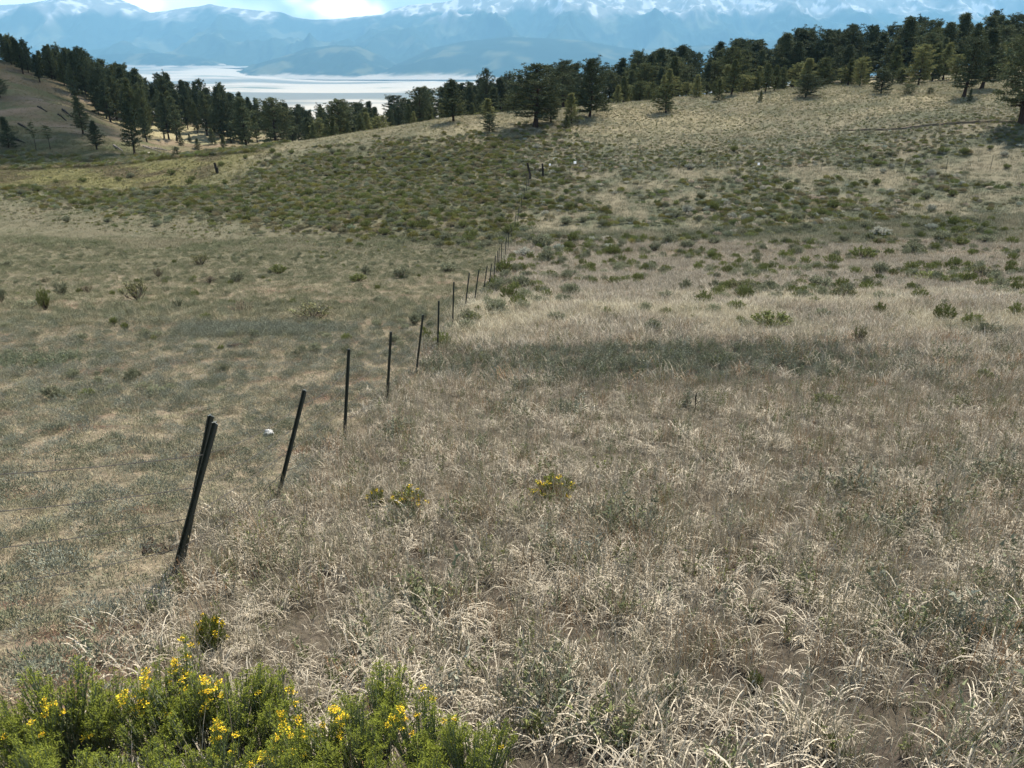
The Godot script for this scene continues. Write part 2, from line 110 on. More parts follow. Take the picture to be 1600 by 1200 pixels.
const FAR_TREES := [
	[-116.53,-237.71,9.75,4.21,5], [-121.47,-255.09,12.21,4.45,5], [-152.94,-244,8.9,3.27,2], [-125.88,-253.8,12.55,4.08,2], [-136.44,-240.36,9,2.94,2], [-85.25,-229.69,9.74,4.62,5],
	[-83.9,-238.24,8.74,3.65,2], [-62.69,-232.02,5.82,2.03,2], [-129.8,-221.91,6.07,2.8,2], [-128.76,-223.38,4.5,1.62,5], [-121.88,-206.97,7.54,2.56,2], [-117.24,-223.95,9.13,3.22,5],
	[-58.1,-222.45,5.54,2.63,5], [-138.62,-261.98,16.79,6.29,5], [-86.64,-218.29,8.15,3.1,5], [-129.76,-234.07,7.92,3.15,2], [-118.08,-252.72,10.37,4.95,2], [-101.65,-237.82,10.36,4.29,5],
	[-79.08,-229.58,8.23,3.86,5], [-114.81,-245.36,13.55,6.32,5], [-99.34,-238.77,12.68,4.09,2], [-96.62,-222.82,7.71,3.59,5], [-68.28,-228.32,6.86,2.43,2], [-120.88,-227.78,10.56,4.64,2],
	[-135.34,-243.67,12.44,4.25,2], [-122.33,-241.39,13.49,5,5], [-51.92,-190.16,7.1,3.3,2], [-105.38,-211.43,9.46,4.04,5], [-117.27,-260.28,13.69,5.52,2], [-121.77,-219.7,5.95,2.69,2],
	[-151.53,-257.41,12.99,5.18,5], [-117.25,-205.42,6.36,2.69,2], [-126.69,-205.01,8.16,3.56,2], [-107.91,-214.44,7.6,2.98,5], [-61.27,-222.23,5.11,2.42,5], [-134.03,-237.2,9.12,3.14,2],
	[-61.64,-205.61,6.52,2.95,2], [-51.43,-194.36,7.9,3.74,5], [-66.83,-201.3,7.8,2.51,2], [-94.51,-224.52,7.99,2.62,2], [-71.82,-226.11,4.62,2.1,5], [-94.57,-235.95,10.73,4.31,5],
	[-120.44,-211.38,3.63,1.53,5], [-79.12,-236.76,9.5,3.46,5], [-100.02,-205.68,10.18,3.58,2], [-127.05,-211.81,5.17,2.09,2], [-63.92,-229.72,5.65,1.92,2], [-89.31,-228.65,8.32,3.39,5],
	[-137.17,-251.25,13.77,5.94,2], [-108.53,-238.31,8.22,3.45,5], [-54.73,-200,5.97,2.75,5], [-101.97,-214.96,7.45,3.19,5], [-123.15,-211.5,7.59,3.43,5], [-135.96,-226.21,7.98,3.34,2],
	[-70.37,-240.69,6.72,2.28,2], [-68.74,-200.29,10.34,3.33,2], [-73.27,-220.33,9.48,3.31,2], [-135.46,-249.35,15.11,6.25,5], [-67.38,-192.57,9.98,4.4,5], [-102.79,-261.14,12.89,5.01,2],
	[-116.29,-226.77,10.91,4.41,5], [-110.7,-209.7,9.94,3.84,2], [-64.15,-248.99,5.06,2.03,5], [-59.24,-214.28,8.04,3.45,2], [-153.01,-258.43,13.96,5.49,2], [-71.77,-244.39,5.37,1.75,5],
	[-56.06,-212.57,6.32,2.14,2], [-83.8,-245.4,10.85,3.86,2], [-109.15,-256.81,12.77,5.32,5], [-104.67,-222.85,6.8,3.26,2], [-69.49,-192.56,12.33,4.8,2], [-75.29,-237.73,5.39,2.57,2],
	[-159.1,-255.18,8.94,3.6,2], [-67.81,-231.44,7.87,2.86,2], [-111.08,-248.41,9.96,3.76,2], [-85.64,-234.73,7.74,2.79,5], [-86.51,-244.7,12.57,4.37,5], [-114.86,-224.02,7.91,3.28,5],
	[-110.58,-215.51,8.02,3.84,5], [-86.88,-216.58,10.94,4.34,2], [-139.35,-222.53,6.56,2.28,2], [-64.23,-225.49,6.78,2.71,2], [-65.98,-196.23,9.11,4.04,2], [-156.37,-260.77,13.47,5.32,2],
	[-117.45,-231.14,10.79,4.84,2], [-122.65,-239.06,10.32,4.51,2], [-91.56,-232.23,10.72,4.18,5], [-126.37,-237.81,9.93,3.44,2], [-98.97,-209.17,8.84,2.9,5], [-131.58,-210.02,6.8,3.22,2],
	[-71.94,-201.48,8.58,3.48,2], [-54.78,-215.64,6.05,2.63,2], [-137.6,-248.89,11.57,4.8,2], [-87.55,-235.57,8.19,3.81,5], [-100.4,-251.7,12.72,4.26,5], [-73.59,-243.18,8.95,3.89,2],
	[-100.66,-213.57,10.77,4.39,2], [-76.88,-247.91,6.27,2.86,2], [-71.09,-232.47,5.11,2.36,5], [-109.01,-210.21,11.63,4.3,5], [-112.26,-240.99,10.58,4.9,2], [-72.4,-205.22,10.96,3.88,2],
	[-74.58,-228.46,7.02,2.68,2], [-96.87,-216.15,8.56,3,5], [-48.02,-190.35,6.95,2.41,5], [-149.41,-250.6,12.09,3.89,5], [-88.92,-210.28,11.12,5.22,5], [-91.83,-237.09,8.5,3.91,2],
	[-74.58,-230.79,5.91,2,5], [-69.78,-245.66,7.4,2.88,2], [-78.24,-206.26,12.15,4.17,5], [-55.06,-196.42,9.27,3.59,5], [-100.97,-218.39,9.64,3.34,5], [-87.44,-212.58,8.66,3.98,2],
	[-56.21,-219.41,6.4,2.79,5], [-93.22,-205.06,12.37,5.8,2], [-77.17,-239.14,9.22,3.67,2], [-68.07,-216.78,8.55,3.71,2], [-133.01,-219.85,4.96,2.08,2], [-103.8,-244.75,12.66,5.88,2],
	[67.48,-199.57,12.37,6.83,5], [127.38,-224.79,12.56,7.05,5], [13.86,-179.47,9.54,5.61,2], [95.5,-221.93,12.36,5.99,2], [-2.02,-225.88,11.01,4.64,5], [104.16,-207.55,11.05,4.73,5],
	[43.57,-202.98,10.5,5.2,5], [-10.74,-208.89,10.1,6.08,2], [-15.34,-220.41,10.62,4.65,2], [56.7,-197.85,9.77,4.83,2], [-0.48,-198.58,10.31,6.28,5], [89.04,-233.83,12.62,7.07,5],
	[93.05,-225.25,10.98,5.6,2], [0.58,-223.16,7.94,3.4,2], [-29.17,-220.52,7.68,3.79,5], [101.11,-189.12,11.68,5.57,2], [-29.21,-202.05,6.55,3.5,5], [119.5,-208.73,10.42,5.82,2],
	[-7.27,-209.19,9.91,5.14,5], [11,-223.69,11.26,5.51,5], [48.55,-217.14,10.15,5.01,5], [-2.87,-178.97,8.83,5.32,2], [82.43,-233.56,14.05,7.44,5], [13.92,-229.77,12.33,7.08,2],
	[-25.87,-225.4,7.74,4.59,5], [68.13,-185.86,9.01,4.35,5], [-5.25,-224.59,9.85,4.31,5], [4.25,-180.39,6.71,2.97,2], [115.96,-197.11,10.11,6.25,5], [34.19,-220.17,10.6,6.52,2],
	[57.46,-208.51,10.19,6.04,2], [98.93,-212.07,13.12,5.72,2], [30.95,-185.91,9.74,4.6,2], [102.54,-204.22,10.61,4.59,2], [40.61,-209.58,11.16,6.77,2], [-39.39,-230.92,5.09,2.2,2],
	[-38.63,-222.1,4.79,2.94,2], [99.26,-230.72,10.93,5.43,5], [24.07,-221.3,10.21,5.25,5], [0.35,-227.48,8.9,5.09,2], [4.03,-233.92,9.29,5.6,5], [-11.09,-194.43,8.73,3.68,5],
	[-0.52,-193.02,8.97,3.97,2], [56.16,-210.68,11.99,7.04,5], [41.88,-216.08,10.93,5.57,2], [131.3,-230.28,11.03,6.26,2], [67.68,-206.21,10.09,5.59,5], [-11.24,-186.05,9.02,4.26,5],
	[9.35,-202.47,9.03,5.4,2], [74.33,-233.42,12.33,6.52,2], [117.4,-178.87,8.75,4.59,5], [41.05,-198.07,11.14,5.94,5], [54.3,-222.21,11.76,5.96,5], [4.75,-219.05,9.06,5.2,2],
	[27.54,-180.31,10.04,4.86,5], [122.23,-187.6,10.41,6.2,5], [37.57,-232.9,12.36,7.42,2], [-25.18,-179.5,5.49,2.73,5], [83.85,-178.07,11.45,6.51,2], [62.36,-192.81,10.71,5.83,2],
	[81.25,-204.06,11.04,6.4,5], [58.74,-192,8.17,3.53,5], [29.91,-199.36,11.62,7.17,2], [92.46,-198.6,10.73,5.8,2], [91.07,-211.79,11.27,5.3,5], [-24.05,-190.61,7.26,3.42,2],
	[68.51,-201.63,10.66,6.3,2], [-8.49,-218.39,11,6.4,2], [40.98,-223.26,9.75,4.41,2], [-20.64,-185.4,7.02,3.58,2], [72.86,-229.53,10.67,5.88,2], [12.68,-181.42,9.58,4.67,5],
	[142.95,-223.59,7.41,3.86,5], [89.25,-210.29,11.65,5.01,5], [67.08,-196,11.93,6.52,2], [76.29,-198.18,11.14,5.26,5], [49.32,-194.73,8.45,3.62,5], [119.46,-184.83,9.3,4.85,5],
	[-4.89,-211.84,8.51,4.87,5], [40.51,-232.62,12.87,6.58,2], [-15.43,-222.86,8.01,4.82,5], [120.73,-182.97,8.51,4.68,5], [57.4,-233.41,9.79,5.63,5], [36.32,-209.57,11.9,6.83,2],
	[-7.3,-189.22,7.41,4.06,5], [41.79,-231.06,12.03,6.15,5], [-28.42,-188.74,5.39,2.98,5], [53.39,-195.32,11.2,5.24,2], [97.06,-201.07,12.02,6.67,5], [82.4,-186.59,9.21,5.54,2],
	[-77.13,-258.44,9.61,5.48,5], [-83.5,-292.44,11.85,7.01,5], [-27.41,-243.58,5.96,2.51,5], [-27.94,-249.6,7.06,3.36,5], [-66.77,-261.01,8.17,3.39,5], [-62,-263.63,10.09,4.3,5],
	[-77.01,-265.89,10.31,4.46,5], [-89.14,-263.68,10.22,4.45,5], [-53.64,-250.67,5.25,2.16,5], [-60.17,-242.13,6.01,2.76,5], [-71.38,-276.3,11.87,4.79,5], [-69.04,-295.74,12.47,6.67,2],
	[-48.72,-263.6,7.64,3.59,5], [-76.45,-270.29,11.09,4.84,2], [-32.76,-261.05,7.91,4.47,2], [-100.67,-295.88,11.33,4.94,5], [-37.95,-256.09,7.26,3.22,2], [-60.31,-259.83,7.14,3.77,5],
	[-93.33,-287.36,13.73,8.08,5], [-67.4,-257.26,9.76,4.6,2], [-84.93,-255.38,7.98,4.7,2], [-53.88,-265.47,8.31,3.44,2], [-65.02,-290.81,12.8,5.27,5], [-55.09,-296.59,13.28,7.9,2],
	[-79.25,-291.79,11.38,6.15,5], [-87.86,-275.46,12.03,5.25,5], [-32.22,-247.62,4.91,2.05,2], [-48.04,-274.98,8.18,3.93,2], [-47.99,-255.4,7.99,4.77,2], [-24.81,-252.96,7.39,3.44,5],
	[-42.34,-249.84,6.1,2.74,2], [-49.83,-239.31,6.34,3.22,2], [-27.68,-274.15,7.32,3.64,2], [-39.59,-294.92,11.2,4.59,2],
]
const TREE_LABELS := [
	"small dark cone shaped pine standing alone on lower left hillside",
	"dark pine cut by the left frame edge, high on hillside",
	"thin sparse sapling with bare trunk between two pines on left hillside",
	"small pale leafy topped sapling on bare trunk, left hillside",
	"solitary dark pine with bare lower trunk halfway up left hillside",
	"small dark pine flanked by bare thin trunks near the hill foot",
	"tall dark pine whose branches reach the ground at hill foot",
	"dark pine with straight bare trunk just right of the hill foot pine",
	"dense dark pine at the lower right edge of the left stand",
	"low dark round juniper bush in front of the left stand",
	"small upright pine at shaded edge of the sunlit clearing",
	"tiny conical pine inside the sunlit clearing",
	"short green pine at front edge of the sunlit clearing",
	"bushy olive young pine on the sunlit clearing",
	"narrow young pine on right part of the sunlit clearing",
	"lone ragged topped pine on bare trunk at the meadow crest",
	"small round pine with short trunk in front of crest",
	"pale olive young pine behind the small round pine",
	"largest spreading pine with thick dark trunk on meadow crest",
	"small pine leaning against right side of largest spreading pine",
	"olive green young pine between the two thick trunked pines",
	"tiny thin trunked pine at front of the olive young pine",
	"tall dark pine with a forked low limb near crest",
	"small thin sapling right of the forked limb pine",
	"isolated round bushy pine standing out on the open slope",
	"small pine skirted to the ground beside belt edge",
	"tiny upright pine sapling on open slope below belt",
	"low dark twin trunked pine at the foot of olive trees",
	"low wide pine with side branch near pale clearing",
	"wide round shrubby juniper under the belt trees",
	"small round juniper right of the wide juniper",
	"large pine with double dark trunk near the right edge",
	"knee high conical pine below the double trunked pine",
	"tall pine with straight dark trunk behind double trunked pine",
	"big drooping pine cut by the right frame edge",
	"dark slim pine left of the big dark dome pine in gap",
	"big dark dome shaped pine rising behind the meadow spur",
	"broad dark pine behind and between two crest pines",
	"broad pale olive tree clump behind the twin trunked pine",
	"open branched pine standing above the belt with sky gaps",
	"round topped pine rising over the left end of belt",
	"wide dark pine at the left end of belt beside gap",
]
const TREE_GROUPS := [
	["dark belt pine behind skirted small pine, back row, first of three from left", "dark pines along the top of the right belt"],
	["dark belt pine behind round topped pine, back row, third of three from left", "dark pines along the top of the right belt"],
	["dark belt pine behind lone ragged pine, back row, fourth of four from left", "dark pines along the top of the right belt"],
	["dark belt pine behind largest spreading pine, back row, fifth of six from left", "dark pines along the top of the right belt"],
	["dark belt pine behind tiny slope sapling, back row, third of four from left", "dark pines along the top of the right belt"],
	["dark belt pine behind lone ragged pine, back row, second of four from left", "dark pines along the top of the right belt"],
	["dark belt pine behind round juniper pair, back row, fourth of four from left", "dark pines along the top of the right belt"],
	["dark belt pine behind wide dark end pine, back row, second of five from left", "dark pines along the top of the right belt"],
	["dark belt pine behind forked limb pine, back row, first of three from left", "dark pines along the top of the right belt"],
	["dark belt pine behind frame edge pine, back row, second of eight from left", "dark pines along the top of the right belt"],
	["dark belt pine behind lone ragged pine, back row, first of four from left", "dark pines along the top of the right belt"],
	["dark belt pine behind wide dark end pine, back row, fourth of five from left", "dark pines along the top of the right belt"],
	["dark belt pine behind isolated round pine, back row, first of six from left", "dark pines along the top of the right belt"],
	["dark belt pine behind round juniper pair, back row, third of four from left", "dark pines along the top of the right belt"],
	["dark belt pine behind forked limb pine, back row, third of three from left", "dark pines along the top of the right belt"],
	["dark belt pine behind frame edge pine, back row, sixth of eight from left", "dark pines along the top of the right belt"],
	["dark belt pine behind round topped pine, back row, first of three from left", "dark pines along the top of the right belt"],
	["dark belt pine behind wide dark end pine, back row, fifth of five from left", "dark pines along the top of the right belt"],
	["dark belt pine behind open crest, back row, first of three from left", "dark pines along the top of the right belt"],
	["dark belt pine behind low wide pine, back row", "dark pines along the top of the right belt"],
	["dark belt pine behind isolated round pine, back row, fourth of six from left", "dark pines along the top of the right belt"],
	["dark belt pine behind forked limb pine, back row, second of three from left", "dark pines along the top of the right belt"],
	["dark belt pine behind double trunked pine, back row, second of three from left", "dark pines along the top of the right belt"],
	["dark belt pine behind lone ragged pine, back row, third of four from left", "dark pines along the top of the right belt"],
	["dark belt pine behind open crest, back row, third of three from left", "dark pines along the top of the right belt"],
	["dark belt pine behind tiny slope sapling, back row, fourth of four from left", "dark pines along the top of the right belt"],
	["dark belt pine behind largest spreading pine, back row, sixth of six from left", "dark pines along the top of the right belt"],
	["dark belt pine behind tiny slope sapling, back row, second of four from left", "dark pines along the top of the right belt"],
	["dark belt pine behind largest spreading pine, back row, fourth of six from left", "dark pines along the top of the right belt"],
	["dark belt pine behind thin sapling, back row, first of three from left", "dark pines along the top of the right belt"],
	["dark belt pine behind frame edge pine, back row, fifth of eight from left", "dark pines along the top of the right belt"],
	["dark belt pine behind skirted small pine, back row, second of three from left", "dark pines along the top of the right belt"],
	["dark belt pine behind frame edge pine, back row, seventh of eight from left", "dark pines along the top of the right belt"],
	["dark belt pine behind isolated round pine, back row, sixth of six from left", "dark pines along the top of the right belt"],
	["dark belt pine behind largest spreading pine, back row, third of six from left", "dark pines along the top of the right belt"],
	["dark belt pine behind frame edge pine, back row, third of eight from left", "dark pines along the top of the right belt"],
	["dark belt pine behind wide dark end pine, back row, first of five from left", "dark pines along the top of the right belt"],
	["dark belt pine behind twin trunked pine, back row, second of two from left", "dark pines along the top of the right belt"],
	["dark belt pine behind double trunked pine, back row, third of three from left", "dark pines along the top of the right belt"],
	["dark belt pine behind tiny slope sapling, back row, first of four from left", "dark pines along the top of the right belt"],
	["dark belt pine behind largest spreading pine, back row, first of six from left", "dark pines along the top of the right belt"],
	["dark belt pine behind frame edge pine, back row, eighth of eight from left", "dark pines along the top of the right belt"],
	["dark belt pine behind open crest, back row, second of three from left", "dark pines along the top of the right belt"],
	["dark belt pine behind thin sapling, back row, second of three from left", "dark pines along the top of the right belt"],
	["dark belt pine behind largest spreading pine, back row, second of six from left", "dark pines along the top of the right belt"],
	["dark belt pine behind double trunked pine, back row, first of three from left", "dark pines along the top of the right belt"],
	["dark belt pine behind skirted small pine, back row, third of three from left", "dark pines along the top of the right belt"],
	["dark belt pine behind frame edge pine, back row, fourth of eight from left", "dark pines along the top of the right belt"],
	["dark belt pine behind round juniper pair, back row, second of four from left", "dark pines along the top of the right belt"],
	["dark belt pine behind round juniper pair, back row, first of four from left", "dark pines along the top of the right belt"],
	["dark belt pine behind wide dark end pine, back row, third of five from left", "dark pines along the top of the right belt"],
	["dark belt pine behind twin trunked pine, back row, first of two from left", "dark pines along the top of the right belt"],
	["dark belt pine behind isolated round pine, back row, second of six from left", "dark pines along the top of the right belt"],
	["dark belt pine behind round topped pine, back row, second of three from left", "dark pines along the top of the right belt"],
	["dark belt pine behind isolated round pine, back row, fifth of six from left", "dark pines along the top of the right belt"],
	["dark belt pine behind isolated round pine, back row, third of six from left", "dark pines along the top of the right belt"],
	["dark belt pine behind frame edge pine, back row, first of eight from left", "dark pines along the top of the right belt"],
	["dark belt pine behind thin sapling, back row, third of three from left", "dark pines along the top of the right belt"],
	["dark belt pine behind lone ragged pine, middle row, second of three from left", "pines in the middle of the right belt"],
	["dark belt pine behind tiny slope sapling, middle row, second of two from left", "pines in the middle of the right belt"],
	["dark belt pine behind isolated round pine, middle row, fourth of four from left", "pines in the middle of the right belt"],
	["dark belt pine behind open crest, middle row, second of four from left", "pines in the middle of the right belt"],
	["dark belt pine behind isolated round pine, middle row, third of four from left", "pines in the middle of the right belt"],
	["green belt pine behind skirted small pine, middle row, third of five from left", "pines in the middle of the right belt"],
	["dark belt pine behind open branched pine, middle row, third of three from left", "pines in the middle of the right belt"],
	["green belt pine behind double trunked pine, middle row, first of two from left", "pines in the middle of the right belt"],
	["dark belt pine behind wide dark end pine, middle row, first of three from left", "pines in the middle of the right belt"],
	["green belt pine behind round topped pine, middle row", "pines in the middle of the right belt"],
	["dark belt pine behind thin sapling, middle row, second of four from left", "pines in the middle of the right belt"],
	["dark belt pine behind largest spreading pine, middle row, second of two from left", "pines in the middle of the right belt"],
	["dark belt pine behind skirted small pine, middle row, fourth of five from left", "pines in the middle of the right belt"],
	["green belt pine behind round juniper pair, middle row, second of five from left", "pines in the middle of the right belt"],
	["green belt pine behind thin sapling, middle row, third of four from left", "pines in the middle of the right belt"],
	["green belt pine behind round juniper pair, middle row, third of five from left", "pines in the middle of the right belt"],
	["dark belt pine behind open crest, middle row, third of four from left", "pines in the middle of the right belt"],
	["green belt pine behind thin sapling, middle row, fourth of four from left", "pines in the middle of the right belt"],
	["dark belt pine behind frame edge pine, middle row, second of three from left", "pines in the middle of the right belt"],
	["dark belt pine behind open branched pine, middle row, second of three from left", "pines in the middle of the right belt"],
	["dark belt pine behind round juniper pair, middle row, first of five from left", "pines in the middle of the right belt"],
	["dark belt pine behind forked limb pine, middle row, first of three from left", "pines in the middle of the right belt"],
	["dark belt pine behind forked limb pine, middle row, third of three from left", "pines in the middle of the right belt"],
	["dark belt pine behind open crest, middle row, first of four from left", "pines in the middle of the right belt"],
	["dark belt pine behind wide dark end pine, middle row, second of three from left", "pines in the middle of the right belt"],
	["green belt pine behind skirted small pine, middle row, fifth of five from left", "pines in the middle of the right belt"],
	["dark belt pine behind low wide pine, middle row", "pines in the middle of the right belt"],
	["dark belt pine behind largest spreading pine, middle row, first of two from left", "pines in the middle of the right belt"],
	["dark belt pine behind double trunked pine, middle row, second of two from left", "pines in the middle of the right belt"],
	["green belt pine behind isolated round pine, middle row, second of four from left", "pines in the middle of the right belt"],
	["green belt pine behind thin sapling, middle row, first of four from left", "pines in the middle of the right belt"],
	["dark belt pine behind skirted small pine, middle row, second of five from left", "pines in the middle of the right belt"],
	["dark belt pine behind lone ragged pine, middle row, third of three from left", "pines in the middle of the right belt"],
	["green belt pine behind wide dark end pine, middle row, third of three from left", "pines in the middle of the right belt"],
	["dark belt pine behind round juniper pair, middle row, fourth of five from left", "pines in the middle of the right belt"],
	["dark belt pine behind skirted small pine, middle row, first of five from left", "pines in the middle of the right belt"],
	["green belt pine behind lone ragged pine, middle row, first of three from left", "pines in the middle of the right belt"],
	["dark belt pine behind frame edge pine, middle row, third of three from left", "pines in the middle of the right belt"],
	["dark belt pine behind twin trunked pine, middle row", "pines in the middle of the right belt"],
	["dark belt pine behind round juniper pair, middle row, fifth of five from left", "pines in the middle of the right belt"],
	["dark belt pine behind forked limb pine, middle row, second of three from left", "pines in the middle of the right belt"],
	["dark belt pine behind isolated round pine, middle row, first of four from left", "pines in the middle of the right belt"],
	["dark belt pine behind open crest, middle row, fourth of four from left", "pines in the middle of the right belt"],
	["dark belt pine behind frame edge pine, middle row, first of three from left", "pines in the middle of the right belt"],
	["dark belt pine behind tiny slope sapling, middle row, first of two from left", "pines in the middle of the right belt"],
	["dark belt pine behind open branched pine, middle row, first of three from left", "pines in the middle of the right belt"],
	["olive belt pine behind skirted small pine, front row, third of four from left", "younger pines at the front of right belt"],
	["olive belt pine behind wide dark end pine, front row, eleventh of eleven from left", "younger pines at the front of right belt"],
	["green belt pine behind forked limb pine, front row, second of four from left", "younger pines at the front of right belt"],
	["green belt pine behind wide dark end pine, front row, eighth of eleven from left", "younger pines at the front of right belt"],
	["green belt pine behind frame edge pine, front row, sixth of eight from left", "younger pines at the front of right belt"],
	["green belt pine behind round topped pine, front row, fifth of five from left", "younger pines at the front of right belt"],
	["green belt pine behind open branched pine, front row, first of two from left", "younger pines at the front of right belt"],
	["olive belt pine behind wide dark end pine, front row, third of eleven from left", "younger pines at the front of right belt"],
	["green belt pine behind largest spreading pine, front row, first of two from left", "younger pines at the front of right belt"],
	["olive belt pine behind wide dark end pine, front row, tenth of eleven from left", "younger pines at the front of right belt"],
	["olive belt pine behind twin trunked pine, front row, first of two from left", "younger pines at the front of right belt"],
	["olive belt pine behind isolated round pine, front row, third of four from left", "younger pines at the front of right belt"],
	["olive belt pine behind round juniper pair, front row, first of two from left", "younger pines at the front of right belt"],
	["green belt pine behind round topped pine, front row, fourth of five from left", "younger pines at the front of right belt"],
	["green belt pine behind frame edge pine, front row, seventh of eight from left", "younger pines at the front of right belt"],
	["olive belt pine behind open crest, front row, second of two from left", "younger pines at the front of right belt"],
	["olive belt pine behind thin sapling, front row, fourth of four from left", "younger pines at the front of right belt"],
	["olive belt pine behind isolated round pine, front row, first of four from left", "younger pines at the front of right belt"],
	["green belt pine behind tiny slope sapling, front row, first of six from left", "younger pines at the front of right belt"],
	["olive belt pine behind round topped pine, front row, first of five from left", "younger pines at the front of right belt"],
	["olive belt pine behind wide dark end pine, front row, sixth of eleven from left", "younger pines at the front of right belt"],
	["green belt pine behind open branched pine, front row, second of two from left", "younger pines at the front of right belt"],
	["green belt pine behind tiny slope sapling, front row, fifth of six from left", "younger pines at the front of right belt"],
	["olive belt pine behind frame edge pine, front row, second of eight from left", "younger pines at the front of right belt"],
	["green belt pine behind skirted small pine, front row, fourth of four from left", "younger pines at the front of right belt"],
	["olive belt pine behind wide dark end pine, front row, fourth of eleven from left", "younger pines at the front of right belt"],
	["green belt pine behind skirted small pine, front row, second of four from left", "younger pines at the front of right belt"],
	["green belt pine behind open crest, front row, first of two from left", "younger pines at the front of right belt"],
	["green belt pine behind isolated round pine, front row, second of four from left", "younger pines at the front of right belt"],
	["olive belt pine behind lone ragged pine, front row, first of two from left", "younger pines at the front of right belt"],
	["olive belt pine behind frame edge pine, front row, first of eight from left", "younger pines at the front of right belt"],
	["green belt pine behind tiny slope sapling, front row, fourth of six from left", "younger pines at the front of right belt"],
	["olive belt pine behind frame edge pine, front row, fifth of eight from left", "younger pines at the front of right belt"],
	["olive belt pine behind double trunked pine, front row, first of five from left", "younger pines at the front of right belt"],
	["green belt pine behind wide dark end pine, front row, ninth of eleven from left", "younger pines at the front of right belt"],
	["green belt pine behind thin sapling, front row, second of four from left", "younger pines at the front of right belt"],
	["green belt pine behind twin trunked pine, front row, second of two from left", "younger pines at the front of right belt"],
	["green belt pine behind forked limb pine, front row, fourth of four from left", "younger pines at the front of right belt"],
	["olive belt pine behind round topped pine, front row, third of five from left", "younger pines at the front of right belt"],
	["green belt pine behind largest spreading pine, front row, second of two from left", "younger pines at the front of right belt"],
	["green belt pine behind round topped pine, front row, second of five from left", "younger pines at the front of right belt"],
	["olive belt pine behind double trunked pine, front row, second of five from left", "younger pines at the front of right belt"],
	["green belt pine behind tiny slope sapling, front row, sixth of six from left", "younger pines at the front of right belt"],
	["olive belt pine behind forked limb pine, front row, first of four from left", "younger pines at the front of right belt"],
	["green belt pine behind tiny slope sapling, front row, third of six from left", "younger pines at the front of right belt"],
	["green belt pine behind forked limb pine, front row, third of four from left", "younger pines at the front of right belt"],
	["green belt pine behind wide dark end pine, front row, first of eleven from left", "younger pines at the front of right belt"],
	["olive belt pine behind wide dark end pine, front row, seventh of eleven from left", "younger pines at the front of right belt"],
	["green belt pine behind frame edge pine, front row, eighth of eight from left", "younger pines at the front of right belt"],
	["olive belt pine behind thin sapling, front row, third of four from left", "younger pines at the front of right belt"],
	["green belt pine behind low wide pine, front row, first of three from left", "younger pines at the front of right belt"],
	["green belt pine behind double trunked pine, front row, fourth of five from left", "younger pines at the front of right belt"],
	["olive belt pine behind isolated round pine, front row, fourth of four from left", "younger pines at the front of right belt"],
	["green belt pine behind lone ragged pine, front row, second of two from left", "younger pines at the front of right belt"],
	["green belt pine behind wide dark end pine, front row, fifth of eleven from left", "younger pines at the front of right belt"],
	["olive belt pine behind double trunked pine, front row, fifth of five from left", "younger pines at the front of right belt"],
	["olive belt pine behind thin sapling, front row, first of four from left", "younger pines at the front of right belt"],
	["green belt pine behind low wide pine, front row, second of three from left", "younger pines at the front of right belt"],
	["green belt pine behind wide dark end pine, front row, second of eleven from left", "younger pines at the front of right belt"],
	["green belt pine behind double trunked pine, front row, third of five from left", "younger pines at the front of right belt"],
	["green belt pine behind low wide pine, front row, third of three from left", "younger pines at the front of right belt"],
	["green belt pine behind frame edge pine, front row, fourth of eight from left", "younger pines at the front of right belt"],
	["green belt pine behind frame edge pine, front row, third of eight from left", "younger pines at the front of right belt"],
	["green belt pine behind round juniper pair, front row, second of two from left", "younger pines at the front of right belt"],
	["olive belt pine behind tiny slope sapling, front row, second of six from left", "younger pines at the front of right belt"],
	["olive belt pine behind skirted small pine, front row, first of four from left", "younger pines at the front of right belt"],
	["low bushy pine at belt foot behind thin sapling, third of three from left", "low evergreens at the foot of the right belt"],
	["low bushy pine at belt foot behind isolated round pine, fourth of four from left", "low evergreens at the foot of the right belt"],
	["low bushy pine at belt foot behind open crest, second of two from left", "low evergreens at the foot of the right belt"],
	["low bushy pine at belt foot behind tiny slope sapling, third of four from left", "low evergreens at the foot of the right belt"],
	["low bushy evergreen at belt foot behind open branched pine", "low evergreens at the foot of the right belt"],
	["low bushy pine at belt foot behind thin sapling, second of three from left", "low evergreens at the foot of the right belt"],
	["low bushy evergreen at belt foot behind forked limb pine, second of two from left", "low evergreens at the foot of the right belt"],
	["low bushy evergreen at belt foot behind twin trunked pine, first of two from left", "low evergreens at the foot of the right belt"],
	["low bushy pine at belt foot behind skirted small pine, third of seven from left", "low evergreens at the foot of the right belt"],
	["low bushy evergreen at belt foot behind skirted small pine, fourth of seven from left", "low evergreens at the foot of the right belt"],
	["low bushy pine at belt foot behind thin sapling, first of three from left", "low evergreens at the foot of the right belt"],
	["low bushy evergreen at belt foot behind isolated round pine, first of four from left", "low evergreens at the foot of the right belt"],
	["low bushy pine at belt foot behind tiny slope sapling, first of four from left", "low evergreens at the foot of the right belt"],
	["low bushy evergreen at belt foot behind tiny slope sapling, fourth of four from left", "low evergreens at the foot of the right belt"],
	["low bushy evergreen at belt foot behind skirted small pine, fifth of seven from left", "low evergreens at the foot of the right belt"],
	["low bushy evergreen at belt foot behind round topped pine", "low evergreens at the foot of the right belt"],
	["low bushy evergreen at belt foot behind forked limb pine, first of two from left", "low evergreens at the foot of the right belt"],
	["low bushy pine at belt foot behind round juniper pair", "low evergreens at the foot of the right belt"],
	["low bushy evergreen at belt foot behind low wide pine", "low evergreens at the foot of the right belt"],
	["low bushy evergreen at belt foot behind twin trunked pine, second of two from left", "low evergreens at the foot of the right belt"],
